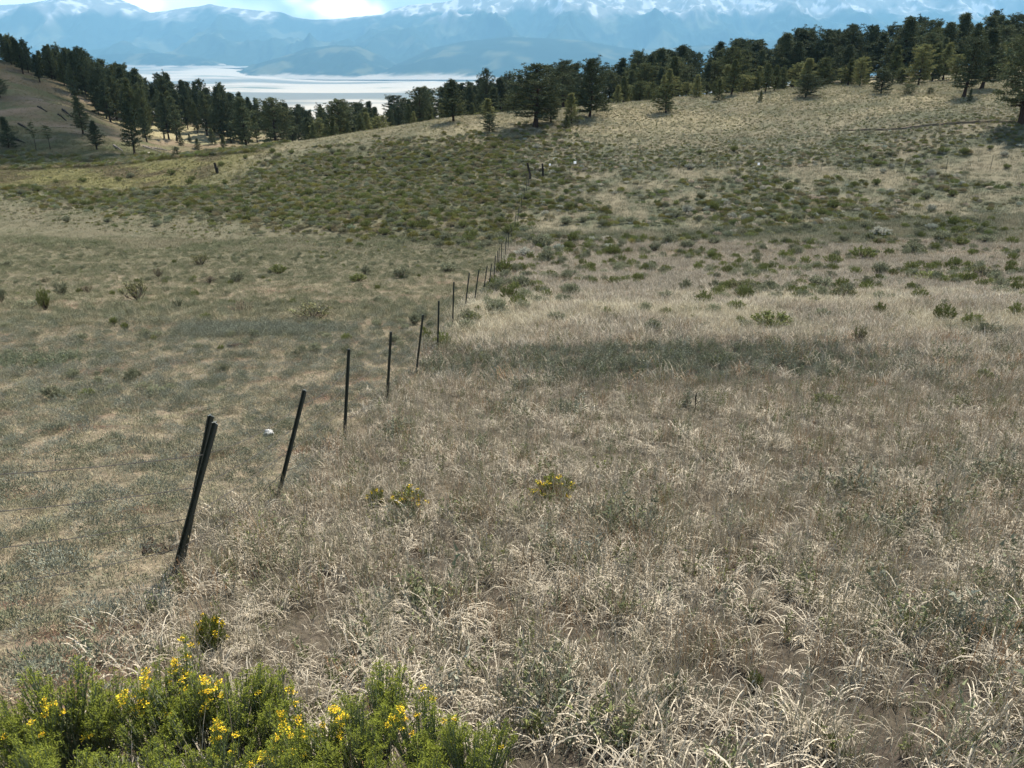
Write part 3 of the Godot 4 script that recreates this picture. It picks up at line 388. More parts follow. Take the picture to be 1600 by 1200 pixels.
	["low bushy evergreen at belt foot behind skirted small pine, seventh of seven from left", "low evergreens at the foot of the right belt"],
	["low bushy evergreen at belt foot behind skirted small pine, sixth of seven from left", "low evergreens at the foot of the right belt"],
	["low bushy pine at belt foot behind lone ragged pine", "low evergreens at the foot of the right belt"],
	["low bushy evergreen at belt foot behind isolated round pine, second of four from left", "low evergreens at the foot of the right belt"],
	["low bushy evergreen at belt foot behind skirted small pine, second of seven from left", "low evergreens at the foot of the right belt"],
	["low bushy pine at belt foot behind tiny slope sapling, second of four from left", "low evergreens at the foot of the right belt"],
	["low bushy evergreen at belt foot behind skirted small pine, first of seven from left", "low evergreens at the foot of the right belt"],
	["low bushy evergreen at belt foot behind open crest, first of two from left", "low evergreens at the foot of the right belt"],
	["low bushy evergreen at belt foot behind isolated round pine, third of four from left", "low evergreens at the foot of the right belt"],
	["low bushy evergreen at belt foot behind largest spreading pine", "low evergreens at the foot of the right belt"],
	["green lower row pine of left stand above hill foot pine, sixth of ten from left", "pines of the dense stand on the left hill"],
	["dark lower row pine of left stand above hill foot pine, tenth of ten from left", "pines of the dense stand on the left hill"],
	["green upper row pine of left stand above upper bare slope, sixth of seven from left", "pines of the dense stand on the left hill"],
	["dark lower row pine of left stand above flanked small pine, seventh of seven from left", "pines of the dense stand on the left hill"],
	["green upper row pine of left stand above narrow clearing pine, fourth of eight from left", "pines of the dense stand on the left hill"],
	["dark upper row pine of left stand above narrow clearing pine, seventh of eight from left", "pines of the dense stand on the left hill"],
	["dark upper row pine of left stand above solitary hillside pine, seventh of seven from left", "pines of the dense stand on the left hill"],
	["dark upper row pine of left stand above solitary hillside pine, fourth of seven from left", "pines of the dense stand on the left hill"],
	["dark upper row pine of left stand above upper bare slope, second of seven from left", "pines of the dense stand on the left hill"],
	["dark upper row pine of left stand above hill foot pine, sixth of seven from left", "pines of the dense stand on the left hill"],
	["dark upper row pine of left stand above sunlit clearing, first of two from left", "pines of the dense stand on the left hill"],
	["dark lower row pine of left stand above hill foot pine, fifth of ten from left", "pines of the dense stand on the left hill"],
	["green upper row pine of left stand above sunlit clearing, second of two from left", "pines of the dense stand on the left hill"],
	["green lower row pine of left stand above narrow clearing pine, second of eight from left", "pines of the dense stand on the left hill"],
	["dark upper row pine of left stand above solitary hillside pine, first of seven from left", "pines of the dense stand on the left hill"],
	["dark upper row pine of left stand above narrow clearing pine, eighth of eight from left", "pines of the dense stand on the left hill"],
	["dark upper row pine of left stand above dense edge pine, fourth of six from left", "pines of the dense stand on the left hill"],
	["green lower row pine of left stand above sunlit clearing, fifth of five from left", "pines of the dense stand on the left hill"],
	["dark upper row pine of left stand above hill foot pine, third of seven from left", "pines of the dense stand on the left hill"],
	["dark lower row pine of left stand above dense edge pine, second of six from left", "pines of the dense stand on the left hill"],
	["dark upper row pine of left stand above middle bare slope, fourth of six from left", "pines of the dense stand on the left hill"],
	["green lower row pine of left stand above dense edge pine, fourth of six from left", "pines of the dense stand on the left hill"],
	["dark lower row pine of left stand above sunlit clearing, fourth of five from left", "pines of the dense stand on the left hill"],
	["dark upper row pine of left stand above narrow clearing pine, sixth of eight from left", "pines of the dense stand on the left hill"],
	["dark upper row pine of left stand above upper bare slope, fourth of seven from left", "pines of the dense stand on the left hill"],
	["dark upper row pine of left stand above dense edge pine, first of six from left", "pines of the dense stand on the left hill"],
	["green upper row pine of left stand above middle bare slope, sixth of six from left", "pines of the dense stand on the left hill"],
	["dark lower row pine of left stand above dense edge pine, third of six from left", "pines of the dense stand on the left hill"],
	["green upper row pine of left stand above middle bare slope, second of six from left", "pines of the dense stand on the left hill"],
	["dark upper row pine of left stand above dense edge pine, sixth of six from left", "pines of the dense stand on the left hill"],
	["dark lower row pine of left stand above hill foot pine, second of ten from left", "pines of the dense stand on the left hill"],
	["dark upper row pine of left stand above flanked small pine, first of seven from left", "pines of the dense stand on the left hill"],
	["dark lower row pine of left stand above narrow clearing pine, sixth of eight from left", "pines of the dense stand on the left hill"],
	["dark lower row pine of left stand above flanked small pine, second of seven from left", "pines of the dense stand on the left hill"],
	["dark upper row pine of left stand above solitary hillside pine, third of seven from left", "pines of the dense stand on the left hill"],
	["dark lower row pine of left stand above flanked small pine, sixth of seven from left", "pines of the dense stand on the left hill"],
	["dark lower row pine of left stand above hill foot pine, first of ten from left", "pines of the dense stand on the left hill"],
	["dark upper row pine of left stand above dense edge pine, third of six from left", "pines of the dense stand on the left hill"],
	["dark lower row pine of left stand above narrow clearing pine, third of eight from left", "pines of the dense stand on the left hill"],
	["dark upper row pine of left stand above narrow clearing pine, first of eight from left", "pines of the dense stand on the left hill"],
	["dark upper row pine of left stand above hill foot pine, second of seven from left", "pines of the dense stand on the left hill"],
	["green upper row pine of left stand above narrow clearing pine, second of eight from left", "pines of the dense stand on the left hill"],
	["dark upper row pine of left stand above hill foot pine, fourth of seven from left", "pines of the dense stand on the left hill"],
	["green upper row pine of left stand above upper bare slope, first of seven from left", "pines of the dense stand on the left hill"],
	["green upper row pine of left stand above flanked small pine, second of seven from left", "pines of the dense stand on the left hill"],
	["green lower row pine of left stand above narrow clearing pine, eighth of eight from left", "pines of the dense stand on the left hill"],
	["dark upper row pine of left stand above flanked small pine, fourth of seven from left", "pines of the dense stand on the left hill"],
	["dark upper row pine of left stand above middle bare slope, fifth of six from left", "pines of the dense stand on the left hill"],
	["dark upper row pine of left stand above dense edge pine, fifth of six from left", "pines of the dense stand on the left hill"],
	["dark lower row pine of left stand above flanked small pine, third of seven from left", "pines of the dense stand on the left hill"],
	["dark upper row pine of left stand above flanked small pine, seventh of seven from left", "pines of the dense stand on the left hill"],
	["green upper row pine of left stand above flanked small pine, fifth of seven from left", "pines of the dense stand on the left hill"],
	["green lower row pine of left stand above dense edge pine, fifth of six from left", "pines of the dense stand on the left hill"],
	["dark upper row pine of left stand above dense edge pine, second of six from left", "pines of the dense stand on the left hill"],
	["green lower row pine of left stand above hill foot pine, eighth of ten from left", "pines of the dense stand on the left hill"],
	["dark upper row pine of left stand above solitary hillside pine, second of seven from left", "pines of the dense stand on the left hill"],
	["dark lower row pine of left stand above sunlit clearing, first of five from left", "pines of the dense stand on the left hill"],
	["dark lower row pine of left stand above narrow clearing pine, first of eight from left", "pines of the dense stand on the left hill"],
	["dark upper row pine of left stand above middle bare slope, first of six from left", "pines of the dense stand on the left hill"],
	["dark lower row pine of left stand above hill foot pine, seventh of ten from left", "pines of the dense stand on the left hill"],
	["dark lower row pine of left stand above flanked small pine, first of seven from left", "pines of the dense stand on the left hill"],
	["dark upper row pine of left stand above upper bare slope, seventh of seven from left", "pines of the dense stand on the left hill"],
	["dark lower row pine of left stand above narrow clearing pine, fifth of eight from left", "pines of the dense stand on the left hill"],
	["green lower row pine of left stand above sunlit clearing, second of five from left", "pines of the dense stand on the left hill"],
	["dark lower row pine of left stand above dense edge pine, sixth of six from left", "pines of the dense stand on the left hill"],
	["dark upper row pine of left stand above solitary hillside pine, fifth of seven from left", "pines of the dense stand on the left hill"],
	["dark upper row pine of left stand above solitary hillside pine, sixth of seven from left", "pines of the dense stand on the left hill"],
	["dark lower row pine of left stand above hill foot pine, third of ten from left", "pines of the dense stand on the left hill"],
	["dark lower row pine of left stand above narrow clearing pine, seventh of eight from left", "pines of the dense stand on the left hill"],
	["green upper row pine of left stand above flanked small pine, sixth of seven from left", "pines of the dense stand on the left hill"],
	["green lower row pine of left stand above hill foot pine, fourth of ten from left", "pines of the dense stand on the left hill"],
	["green upper row pine of left stand above narrow clearing pine, third of eight from left", "pines of the dense stand on the left hill"],
	["green upper row pine of left stand above narrow clearing pine, fifth of eight from left", "pines of the dense stand on the left hill"],
	["dark upper row pine of left stand above hill foot pine, first of seven from left", "pines of the dense stand on the left hill"],
	["dark lower row pine of left stand above flanked small pine, fifth of seven from left", "pines of the dense stand on the left hill"],
	["dark lower row pine of left stand above flanked small pine, fourth of seven from left", "pines of the dense stand on the left hill"],
	["dark lower row pine of left stand above solitary hillside pine, second of two from left", "pines of the dense stand on the left hill"],
	["green upper row pine of left stand above hill foot pine, fifth of seven from left", "pines of the dense stand on the left hill"],
	["green lower row pine of left stand above solitary hillside pine, first of two from left", "pines of the dense stand on the left hill"],
	["dark upper row pine of left stand above middle bare slope, third of six from left", "pines of the dense stand on the left hill"],
	["dark lower row pine of left stand above dense edge pine, first of six from left", "pines of the dense stand on the left hill"],
	["dark upper row pine of left stand above flanked small pine, third of seven from left", "pines of the dense stand on the left hill"],
	["dark upper row pine of left stand above hill foot pine, seventh of seven from left", "pines of the dense stand on the left hill"],
	["dark lower row pine of left stand above sunlit clearing, third of five from left", "pines of the dense stand on the left hill"],
	["dark upper row pine of left stand above upper bare slope, fifth of seven from left", "pines of the dense stand on the left hill"],
	["dark lower row pine of left stand above narrow clearing pine, fourth of eight from left", "pines of the dense stand on the left hill"],
	["dark lower row pine of left stand above hill foot pine, ninth of ten from left", "pines of the dense stand on the left hill"],
	["dark upper row pine of left stand above upper bare slope, third of seven from left", "pines of the dense stand on the left hill"],
]
const SHRUBS := [
	[-16.26,-32.16,1.31,0.97,2,0], [-21.19,-34.96,0.66,0.72,0,1], [-18.43,-29.1,0.51,0.95,1,2], [-20.76,-36.39,0.56,0.47,3,3], [-26.06,-41.71,0.64,0.31,3,31], [-20.83,-44.15,0.68,0.64,3,4],
	[-20.95,-50.76,1.29,0.87,2,5], [-14.42,-46.32,1.11,0.63,1,6], [-14.77,-40.34,0.83,0.71,0,32], [-16.21,-39.85,1.03,0.47,3,33], [-16.93,-36.4,0.38,0.29,0,34], [-9.81,-26.87,1.03,0.43,3,7],
	[-6.89,-24.86,1.63,0.55,2,8], [-12.83,-28.37,0.44,0.47,0,35], [-15.5,-29.05,0.61,0.36,0,36], [-32.79,-49.01,0.92,0.44,0,37], [-22.49,-32.58,0.56,0.76,0,9], [-41.42,-71.86,0.84,0.68,0,38],
	[-37.71,-71.96,0.84,0.55,0,39], [-10.54,-25.22,0.4,0.23,1,40], [-13.06,-23.97,0.29,0.28,1,41], [-12.21,-22.99,0.32,0.26,1,42], [-19.52,-29.71,1.03,0.33,0,43], [-8.51,-43.67,0.6,0.64,0,44],
	[-8.29,-40.15,1.03,0.4,1,46], [-6.11,-41.54,0.92,0.72,0,45], [-3.84,-44.57,1.22,0.59,0,10], [-5.6,-58.86,0.89,0.64,0,47], [-3.93,-59.23,0.9,0.64,0,48], [-2.38,-57.59,0.97,0.62,0,49],
	[-0.47,-42.63,1.02,0.88,1,11], [0.4,-35.48,0.92,0.7,0,50], [-3.1,-23.26,0.45,0.42,0,51], [2.28,-57.59,1.7,1.1,0,52], [0.85,-53.09,1.35,0.62,4,12], [2.27,-49.49,1.09,0.99,0,53],
	[4.7,-59.62,1,0.84,1,57], [7.02,-52.92,1.07,0.83,1,58], [4.67,-66.84,1.22,0.71,0,59], [6.23,-67.51,0.79,0.52,0,60], [7.81,-66.05,0.99,0.6,0,55], [10.37,-67.09,1.34,0.59,0,56],
	[7.83,-44.17,0.53,0.5,1,61], [6.27,-30.2,0.68,0.36,0,63], [4.04,-20.92,0.55,0.48,0,13], [12.5,-55.57,0.66,0.62,0,65], [10.26,-54.55,1.01,0.77,0,62], [12.11,-58.65,1.38,0.9,0,64],
	[3.98,-44.49,0.61,0.49,0,54], [7.76,-21.81,1.27,0.5,1,14], [7.9,-25.87,0.81,0.34,1,15], [19.55,-51.89,1.05,0.63,0,68], [20.02,-47.2,1.28,0.63,1,70], [22.96,-49.62,1.76,0.81,1,16],
	[26.86,-50.98,1.46,0.86,0,17], [31.3,-55.67,1.59,0.84,0,71], [22.44,-42.27,1.01,0.58,1,74], [25.56,-43.54,0.89,0.69,1,76], [24.1,-38.49,1.19,0.71,2,80], [21.02,-37.71,1.94,0.43,1,75],
	[12.71,-28.33,0.98,0.67,2,18], [13.96,-33.82,1.16,0.61,0,81], [19.54,-39.85,1.02,0.75,0,82], [17.13,-32.02,0.5,0.47,1,83], [21.6,-31.7,0.76,0.55,1,79], [20.34,-30.91,0.8,0.37,0,73],
	[9.9,-32.44,1.12,0.64,2,19], [15.22,-57.72,1.07,0.61,0,67], [12.93,-55.84,1.22,0.67,0,66], [9.01,-18.81,0.4,0.59,2,20], [9.91,-23.47,0.57,0.37,0,85], [9.68,-14.54,0.37,0.26,1,21],
	[15.29,-26.07,0.36,0.29,0,86], [12.9,-23.78,0.33,0.23,1,84], [35.33,-53.93,1,0.58,1,78], [33.69,-54.28,1.37,0.65,0,72], [31.54,-53.66,1.17,0.65,1,77], [28.5,-59.07,1.78,0.78,4,87],
	[28.51,-61.87,1.13,0.66,0,90], [24.91,-57.31,0.87,0.62,0,89], [30.9,-58.17,0.68,0.35,0,91], [23.97,-62.66,1.15,0.56,0,88], [23.55,-64.51,1.29,0.57,1,69], [15.85,-23.09,0.61,0.49,1,92],
	[0.41,-6.8,0.5,0.3,5,22], [-1,-6.38,0.37,0.3,5,23], [-1.34,-6.51,0.2,0.27,5,24], [5.48,-12.17,0.54,0.24,1,25], [7.78,-12.08,0.49,0.17,1,26], [2.73,-4.56,0.15,0.16,1,27],
	[1.24,-3,0.09,0.15,1,28], [-1.72,-3.45,0.2,0.27,5,29], [2.91,-4.25,0.13,0.15,0,93], [0.7,-5.34,0.19,0.22,3,30], [1.3,-6.03,0.1,0.22,0,94], [47.77,-88.75,1.09,0.75,1,-3],
	[31.73,-90.87,0.62,0.41,1,-3], [5.08,-91.88,1.12,0.69,1,-3], [-12.78,-67.29,1.15,0.68,1,-2], [-20.4,-109.09,1.15,0.8,0,-2], [-29.58,-76.12,1.06,0.73,1,-2], [-2.52,-73.39,0.72,0.41,0,-2],
	[51.96,-84.22,0.93,0.6,4,-3], [-40.78,-89.84,1.2,0.83,0,-2], [-0.75,-97.15,0.81,0.41,1,-2], [-11.24,-78.71,1.09,0.8,1,-2], [-29.07,-91.59,0.72,0.53,1,-2], [-3.35,-80.79,1.11,0.76,0,-2],
	[31.23,-75.77,1,0.68,1,-3], [-40.43,-99.79,0.82,0.56,1,-2], [-42.79,-87.53,0.63,0.38,1,-2], [-33.68,-80.88,1.15,0.81,1,-2], [-0.2,-81.45,0.8,0.56,0,-2], [1.38,-78.49,1.18,0.6,1,-3],
	[-1.78,-61.27,1,0.67,0,-2], [41.89,-94.48,0.76,0.54,1,-3], [-7.6,-96.72,0.62,0.41,1,-2], [-6.29,-62.71,0.96,0.63,1,-2], [-50.12,-100.37,0.98,0.68,1,-2], [20.31,-67.39,0.94,0.62,4,-3],
	[-27.51,-92.5,0.6,0.35,1,-2], [-7.96,-70.44,0.73,0.53,1,-2], [-13.13,-75.38,1,0.72,1,-2], [24.22,-66.01,1.23,0.74,0,-3], [-44.67,-103.64,1.17,0.82,1,-2], [27.43,-91.52,0.88,0.56,1,-3],
	[-10.63,-102.24,1.15,0.76,1,-2], [43.21,-91.12,1.09,0.58,0,-3], [-4.42,-62.93,0.64,0.34,1,-2], [10.13,-99.92,0.91,0.53,0,-3], [10.52,-80.1,0.6,0.35,4,-3], [-11.47,-72.61,0.76,0.39,1,-2],
	[-27.33,-88.72,0.89,0.66,1,-2], [-21.17,-71.35,0.79,0.52,1,-2], [-5.32,-61.33,1,0.69,0,-2], [26.62,-70.97,1.12,0.79,0,-3], [-14.05,-87.82,0.95,0.51,1,-2], [-4.35,-81.76,1.01,0.56,1,-2],
	[2.43,-86.31,0.88,0.65,0,-3], [-18.23,-96.3,0.72,0.46,1,-2], [-15.8,-66.63,0.83,0.48,1,-2], [-25.89,-75.76,1.01,0.75,1,-2], [-1.85,-59.19,0.65,0.48,0,-2], [-24.34,-108.24,1.16,0.81,0,-2],
	[-37.07,-110.65,0.76,0.56,1,-2], [-3.03,-77.29,0.95,0.52,1,-2], [-20.23,-88.64,1.07,0.67,1,-2], [-2.37,-105.06,1.15,0.76,1,-2], [34.24,-58.98,1.08,0.55,1,-3], [-39.61,-96.54,1.13,0.79,1,-2],
	[-6.8,-77.69,0.69,0.42,1,-2], [-35.96,-91.47,0.95,0.64,0,-2], [-15.37,-89.78,0.72,0.4,1,-2], [27.43,-77.96,1.19,0.84,1,-3], [-32.22,-109.64,1.17,0.69,1,-2], [-27.75,-87.09,0.93,0.7,1,-2],
	[-11.82,-84.57,1.22,0.82,1,-2], [-22.27,-70.89,0.97,0.49,1,-2], [42.85,-80.7,1.03,0.69,4,-3], [34.17,-78.52,0.9,0.55,1,-3], [-4.41,-104.08,0.94,0.7,1,-2], [-22.18,-85.74,0.82,0.46,1,-2],
	[-10.73,-64.44,1.19,0.6,1,-2], [36.31,-64.4,0.64,0.43,1,-3], [28.8,-69.69,1.23,0.9,1,-3], [-4.28,-66.51,1.09,0.59,1,-2], [41.29,-91.15,0.97,0.66,0,-3], [-36.9,-78.01,0.79,0.45,1,-2],
	[-8.49,-66.3,1.22,0.72,1,-2], [-18.6,-73.25,1.06,0.56,1,-2], [12.08,-93.67,0.89,0.49,0,-3], [36.47,-78.7,1.05,0.69,1,-3], [-0.89,-76.09,1.04,0.63,0,-2], [-42.63,-97.98,0.62,0.46,1,-2],
	[-2.86,-70.73,0.82,0.43,1,-2], [23.63,-71.97,0.82,0.45,0,-3], [-6.13,-92.39,1.22,0.9,1,-2], [-35.17,-96.22,0.66,0.42,1,-2], [-35.3,-86.43,0.83,0.5,1,-2], [-23.26,-85.59,0.71,0.36,1,-2],
	[20.14,-90.01,1.14,0.68,4,-3], [-31.76,-105.23,0.97,0.54,1,-2], [-38.97,-90.3,0.68,0.48,1,-2], [16.25,-67.18,0.97,0.63,0,-3], [13.87,-74.5,0.7,0.51,1,-3], [4.58,-84.38,1,0.55,0,-3],
	[-34.15,-113.85,1.13,0.76,1,-2], [-9.62,-78.41,0.79,0.53,1,-2], [43.84,-86.02,0.88,0.58,1,-3], [3.23,-104.12,1.16,0.65,4,-3], [-25.58,-112,0.99,0.72,1,-2], [36.34,-75.09,0.94,0.48,4,-3],
	[-3.91,-105.15,0.76,0.48,1,-2], [14.71,-69.37,1.1,0.71,0,-3], [-20.91,-102.43,1.05,0.76,1,-2], [35.27,-61.52,1.23,0.71,1,-3], [40.01,-87.06,1.19,0.7,1,-3], [-25.42,-85.82,0.67,0.43,1,-2],
	[39.21,-83.59,0.76,0.51,4,-3], [27.34,-81.86,0.91,0.56,1,-3], [44.46,-68.97,0.73,0.37,0,-3], [-33.64,-84.99,0.71,0.52,1,-2], [-24.34,-71.91,1.1,0.72,1,-2], [36.01,-66.63,0.91,0.66,4,-3],
	[-34.65,-95.04,0.84,0.52,1,-2], [-15.66,-79.38,1.07,0.63,1,-2], [-6.79,-73.27,0.85,0.48,1,-2], [-49.72,-102.81,1.2,0.72,0,-2], [-54.1,-99.2,1.1,0.62,1,-2], [-47.06,-83.69,1.19,0.62,1,-2],
	[-28.14,-76.54,0.71,0.5,1,-2], [-9.82,-77.26,0.7,0.44,1,-2], [-55.38,-88.3,1.02,0.75,0,-2], [20.28,-73.4,0.64,0.34,1,-3], [-57.62,-93.02,1.02,0.71,1,-2], [-18.11,-69.82,0.84,0.54,1,-2],
	[-18.99,-75.43,0.81,0.49,1,-2], [-42.62,-88.53,1.03,0.68,0,-2], [-26.37,-80.86,1.03,0.58,1,-2], [-56.86,-98.25,0.84,0.49,1,-2], [25.9,-66.87,0.8,0.55,1,-3], [-21.8,-83.85,1.19,0.84,1,-2],
	[27.63,-99.43,1.13,0.79,1,-3], [-2.34,-75.05,0.69,0.45,1,-2], [-0.25,-63.41,1.25,0.86,1,-2], [-30.08,-88.06,0.81,0.49,0,-2], [26.98,-67.57,0.91,0.64,1,-3], [-16.39,-102.35,1,0.64,0,-2],
	[-1.03,-68.19,1.08,0.65,1,-2], [-15.1,-83.59,0.72,0.54,1,-2], [29.57,-81.66,0.81,0.6,0,-3], [37.98,-71.61,1.1,0.66,0,-3], [18.39,-75.8,1.01,0.74,0,-3], [37.86,-73.66,0.84,0.57,1,-3],
	[-45,-82.98,0.89,0.63,1,-2], [-9.36,-68.81,0.96,0.7,1,-2], [-21.19,-96.18,1.2,0.73,0,-2], [-13.16,-70.71,1.05,0.66,1,-2], [0.75,-106.85,0.83,0.57,1,-3], [-33.88,-78.44,0.75,0.4,1,-2],
	[37.26,-88.51,0.77,0.45,4,-3], [-13.17,-82.55,0.85,0.56,1,-2], [18.89,-65.83,0.79,0.52,1,-3], [40.47,-71.82,0.89,0.62,1,-3], [-45.92,-83.47,0.88,0.57,1,-2], [-56.47,-92.82,0.81,0.59,1,-2],
	[49.37,-87.15,1.06,0.78,1,-3], [-22.22,-100.65,1.18,0.82,1,-2], [-3.53,-60.72,1.11,0.66,1,-2], [-1.29,-99.41,0.92,0.47,1,-2], [11.57,-98.33,0.78,0.57,0,-3], [19.91,-91.21,1.07,0.7,1,-3],
	[-13.97,-86.61,0.8,0.51,1,-2], [-12.95,-65.31,0.78,0.55,1,-2], [-5.26,-80.26,0.82,0.55,1,-2], [-40.04,-92.77,1.01,0.57,1,-2], [-3.39,-62.14,1.24,0.73,1,-2], [24.46,-74.43,1.16,0.62,0,-3],
	[23.18,-98.74,0.82,0.57,1,-3], [16.01,-71.02,1.05,0.77,4,-3], [-20.84,-104.1,0.67,0.37,0,-2], [19.29,-67.87,0.99,0.73,4,-3], [-15.15,-102.51,0.85,0.63,0,-2], [-27.1,-103.87,1.02,0.66,1,-2],
	[-55.06,-90.93,0.82,0.6,1,-2], [-2.14,-97.56,0.95,0.49,1,-2], [-39.07,-106.67,1.07,0.68,1,-2], [-7.65,-67.04,0.8,0.58,1,-2], [-3.33,-81.94,0.94,0.63,1,-2], [-0.95,-70.32,0.92,0.49,0,-2],
	[24.68,-83.79,0.88,0.51,1,-3], [-8.98,-74.3,1.24,0.89,1,-2], [-5.58,-87.16,0.64,0.33,1,-2], [-1.31,-71.78,0.81,0.57,1,-2], [-26.52,-106.07,1,0.52,1,-2], [27.89,-71.61,1.11,0.66,1,-3],
	[-43.85,-86.23,0.62,0.39,1,-2], [-27.4,-100.84,1,0.53,1,-2], [-5.61,-69.57,1.09,0.55,1,-2], [23.19,-74.43,0.69,0.48,0,-3], [-7.58,-93.58,0.86,0.5,0,-2], [-30.71,-111.2,0.94,0.63,1,-2],
	[-1,-85.19,0.61,0.4,1,-2], [25.87,-75.13,1.04,0.7,1,-3], [-22.24,-102.78,0.79,0.52,1,-2], [8.62,-82.54,1.22,0.62,0,-3], [-16.48,-69.63,0.92,0.48,1,-2], [0.33,-91.18,1.24,0.85,1,-3],
	[5.42,-73.3,1.12,0.7,1,-3], [50.07,-80.26,0.82,0.52,1,-3], [-4.29,-87.13,0.97,0.58,0,-2], [52.31,-87.53,0.82,0.48,1,-3], [-45.25,-93.62,0.99,0.54,1,-2], [-12.8,-94,1.07,0.7,1,-2],
	[-23.85,-78.29,0.91,0.64,1,-2], [-33.91,-106.45,0.84,0.43,1,-2], [3.24,-76.3,0.78,0.4,1,-3], [-42.91,-94.86,0.72,0.36,1,-2], [7.55,-105.09,0.83,0.45,1,-3], [18.59,-71.73,1.23,0.8,1,-3],
]
const SHRUB_LABELS := [
	"largest round bush with dark woody base in grazed pasture",
	"small upright grey bush left of the largest pasture bush",
	"yellowish upright bush near left edge of pasture",
	"small bare reddish twig bush beside the largest pasture bush",
	"bare forked twig bush behind the largest pasture bush",
	"open twiggy bush standing alone on the upper pasture",
	"double headed yellow green bush on upper pasture",
	"wide tan twiggy bush with dark dead branch at its foot",
	"widest sprawling yellow twiggy bush near the fence, left side",
	"grey bush cut by the left frame edge in pasture",
	"low wide grey bush between pasture and the mid fence posts",
	"green bush growing against the mid fence posts",
	"pale silvery bush just right of the fence line",
	"tall grey green bush in dry grass right of the fence",
	"widest olive bush in the dry grass at centre right",
	"low olive bush behind the widest olive bush",
	"large dense dark green dome bush in middle right field",
	"dark green dome bush right of the large dense dome",
	"yellow topped bush on forked bare stems at centre right",
	"spiky grey twiggy bush with dark fanned stems, centre right",
	"leggy little bush with bare crooked stem in straw grass",
	"dark olive bush by the right edge of blue green patch",
	"yellow flowering bush alone in dry grass right of centre",
	"low yellow tipped bush in grass near centre",
	"green and yellow bush left of low yellow tipped bush",
	"yellow olive bush in the grass below the blue green patch",
	"wide low yellow olive bush near right edge, mid field",
	"small green bush in the white curled grass, right",
	"small green bush low down near bottom right",
	"isolated yellow headed stems behind the bottom rabbitbrush row",
	"bare brown twig bush in the near dry grass",
	"small bare twig bush behind the upright grey pasture bush",
	"small grey sage bush left of the double headed bush",
	"small bare twig bush before the lone twiggy pasture bush",
	"small grey sage bush before the bare forked twig bush",
	"small grey sage bush right of the largest pasture bush",
	"small grey sage bush left of the largest pasture bush",
	"small grey sage bush behind the left edge bush",
	"small grey sage bush behind the bare forked twig bush, first of two from left",
	"small grey sage bush behind the bare forked twig bush, second of two from left",
	"small olive green bush left of the wide tan twiggy bush",
	"small olive green bush before the largest pasture bush, first of two from left",
	"small olive green bush before the largest pasture bush, second of two from left",
	"small grey sage bush left of the yellowish upright bush",
	"small grey sage bush left of the low wide grey bush, first of two from left",
	"small grey sage bush left of the low wide grey bush, second of two from left",
	"small olive green bush right of the double headed bush",
	"small grey sage bush behind the low wide grey bush, first of two from left",
	"small grey sage bush behind the low wide grey bush, second of two from left",
	"small grey sage bush left of the pale silvery bush",
	"small grey sage bush before the bush against the posts",
	"small grey sage bush right of the sprawling yellow bush",
	"small grey sage bush right of the pale silvery bush, first of five from left",
	"small grey sage bush right of the pale silvery bush, second of five from left",
	"small grey sage bush right of the pale silvery bush, third of five from left",
	"small grey sage bush right of the pale silvery bush, fourth of five from left",
	"small grey sage bush right of the pale silvery bush, fifth of five from left",
	"small olive green bush right of the pale silvery bush, first of two from left",
	"small olive green bush right of the pale silvery bush, second of two from left",
	"small grey sage bush behind the pale silvery bush, first of two from left",
	"small grey sage bush behind the pale silvery bush, second of two from left",
	"small olive green bush left of the spiky twiggy bush",
	"small grey sage bush left of the spiky twiggy bush, first of two from left",
	"small grey sage bush left of the spiky twiggy bush, second of two from left",
	"small grey sage bush behind the spiky twiggy bush, first of four from left",
	"small grey sage bush behind the spiky twiggy bush, second of four from left",
	"small grey sage bush behind the spiky twiggy bush, third of four from left",
	"small grey sage bush behind the spiky twiggy bush, fourth of four from left",
	"small grey sage bush left of the large dense dome",
	"small olive green bush left of the large dense dome, first of two from left",
	"small olive green bush left of the large dense dome, second of two from left",
	"small grey sage bush right of the dark green dome, first of three from left",
	"small grey sage bush right of the dark green dome, second of three from left",
	"small grey sage bush right of the dark green dome, third of three from left",
	"small olive green bush before the dark green dome, first of two from left",
	"small olive green bush before the dark green dome, second of two from left",
	"small olive green bush right of the dark green dome, first of four from left",
	"small olive green bush right of the dark green dome, second of four from left",
	"small olive green bush right of the dark green dome, third of four from left",
	"small olive green bush right of the dark green dome, fourth of four from left",
	"small twiggy bush right of the dark green dome",
	"small grey sage bush behind the yellow topped forked bush",
	"small grey sage bush before the large dense dome",
	"small olive green bush right of the yellow topped forked bush, first of two from left",
	"small olive green bush right of the yellow topped forked bush, second of two from left",
	"small grey sage bush before the yellow topped forked bush",
	"small grey sage bush right of the yellow topped forked bush",
	"small silvery bush behind the dark green dome",
	"small grey sage bush behind the large dense dome, first of three from left",
	"small grey sage bush behind the large dense dome, second of three from left",
	"small grey sage bush behind the large dense dome, third of three from left",
	"small grey sage bush behind the dark green dome",
	"small olive green bush behind the dark olive bush",
	"small grey sage bush before the dark olive bush",
	"small grey sage bush before the tall grey green bush",
]
const FRONT_BUSHES := [
	[-1.89,-2.2,0.49,0.9], [-1.82,-2.32,0.53,1.1], [-1.72,-2.4,0.46,0.9], [-1.47,-2.36,0.52,0.9], [-1.35,-2.4,0.55,1.15], [-1.19,-2.4,0.52,1],
	[-1.04,-2.42,0.51,1], [-1.1,-1.96,0.5,0.9], [-0.78,-2.2,0.46,1], [-0.62,-2.18,0.45,0.9], [-0.56,-2.46,0.49,1.05], [-0.34,-2.18,0.47,1],
	[-0.15,-2.08,0.48,0.8], [-0.79,-1.94,0.46,0.8], [-1.25,-1.84,0.5,0.9], [-1.58,-1.88,0.45,0.9], [-0.37,-1.82,0.5,0.8],
]
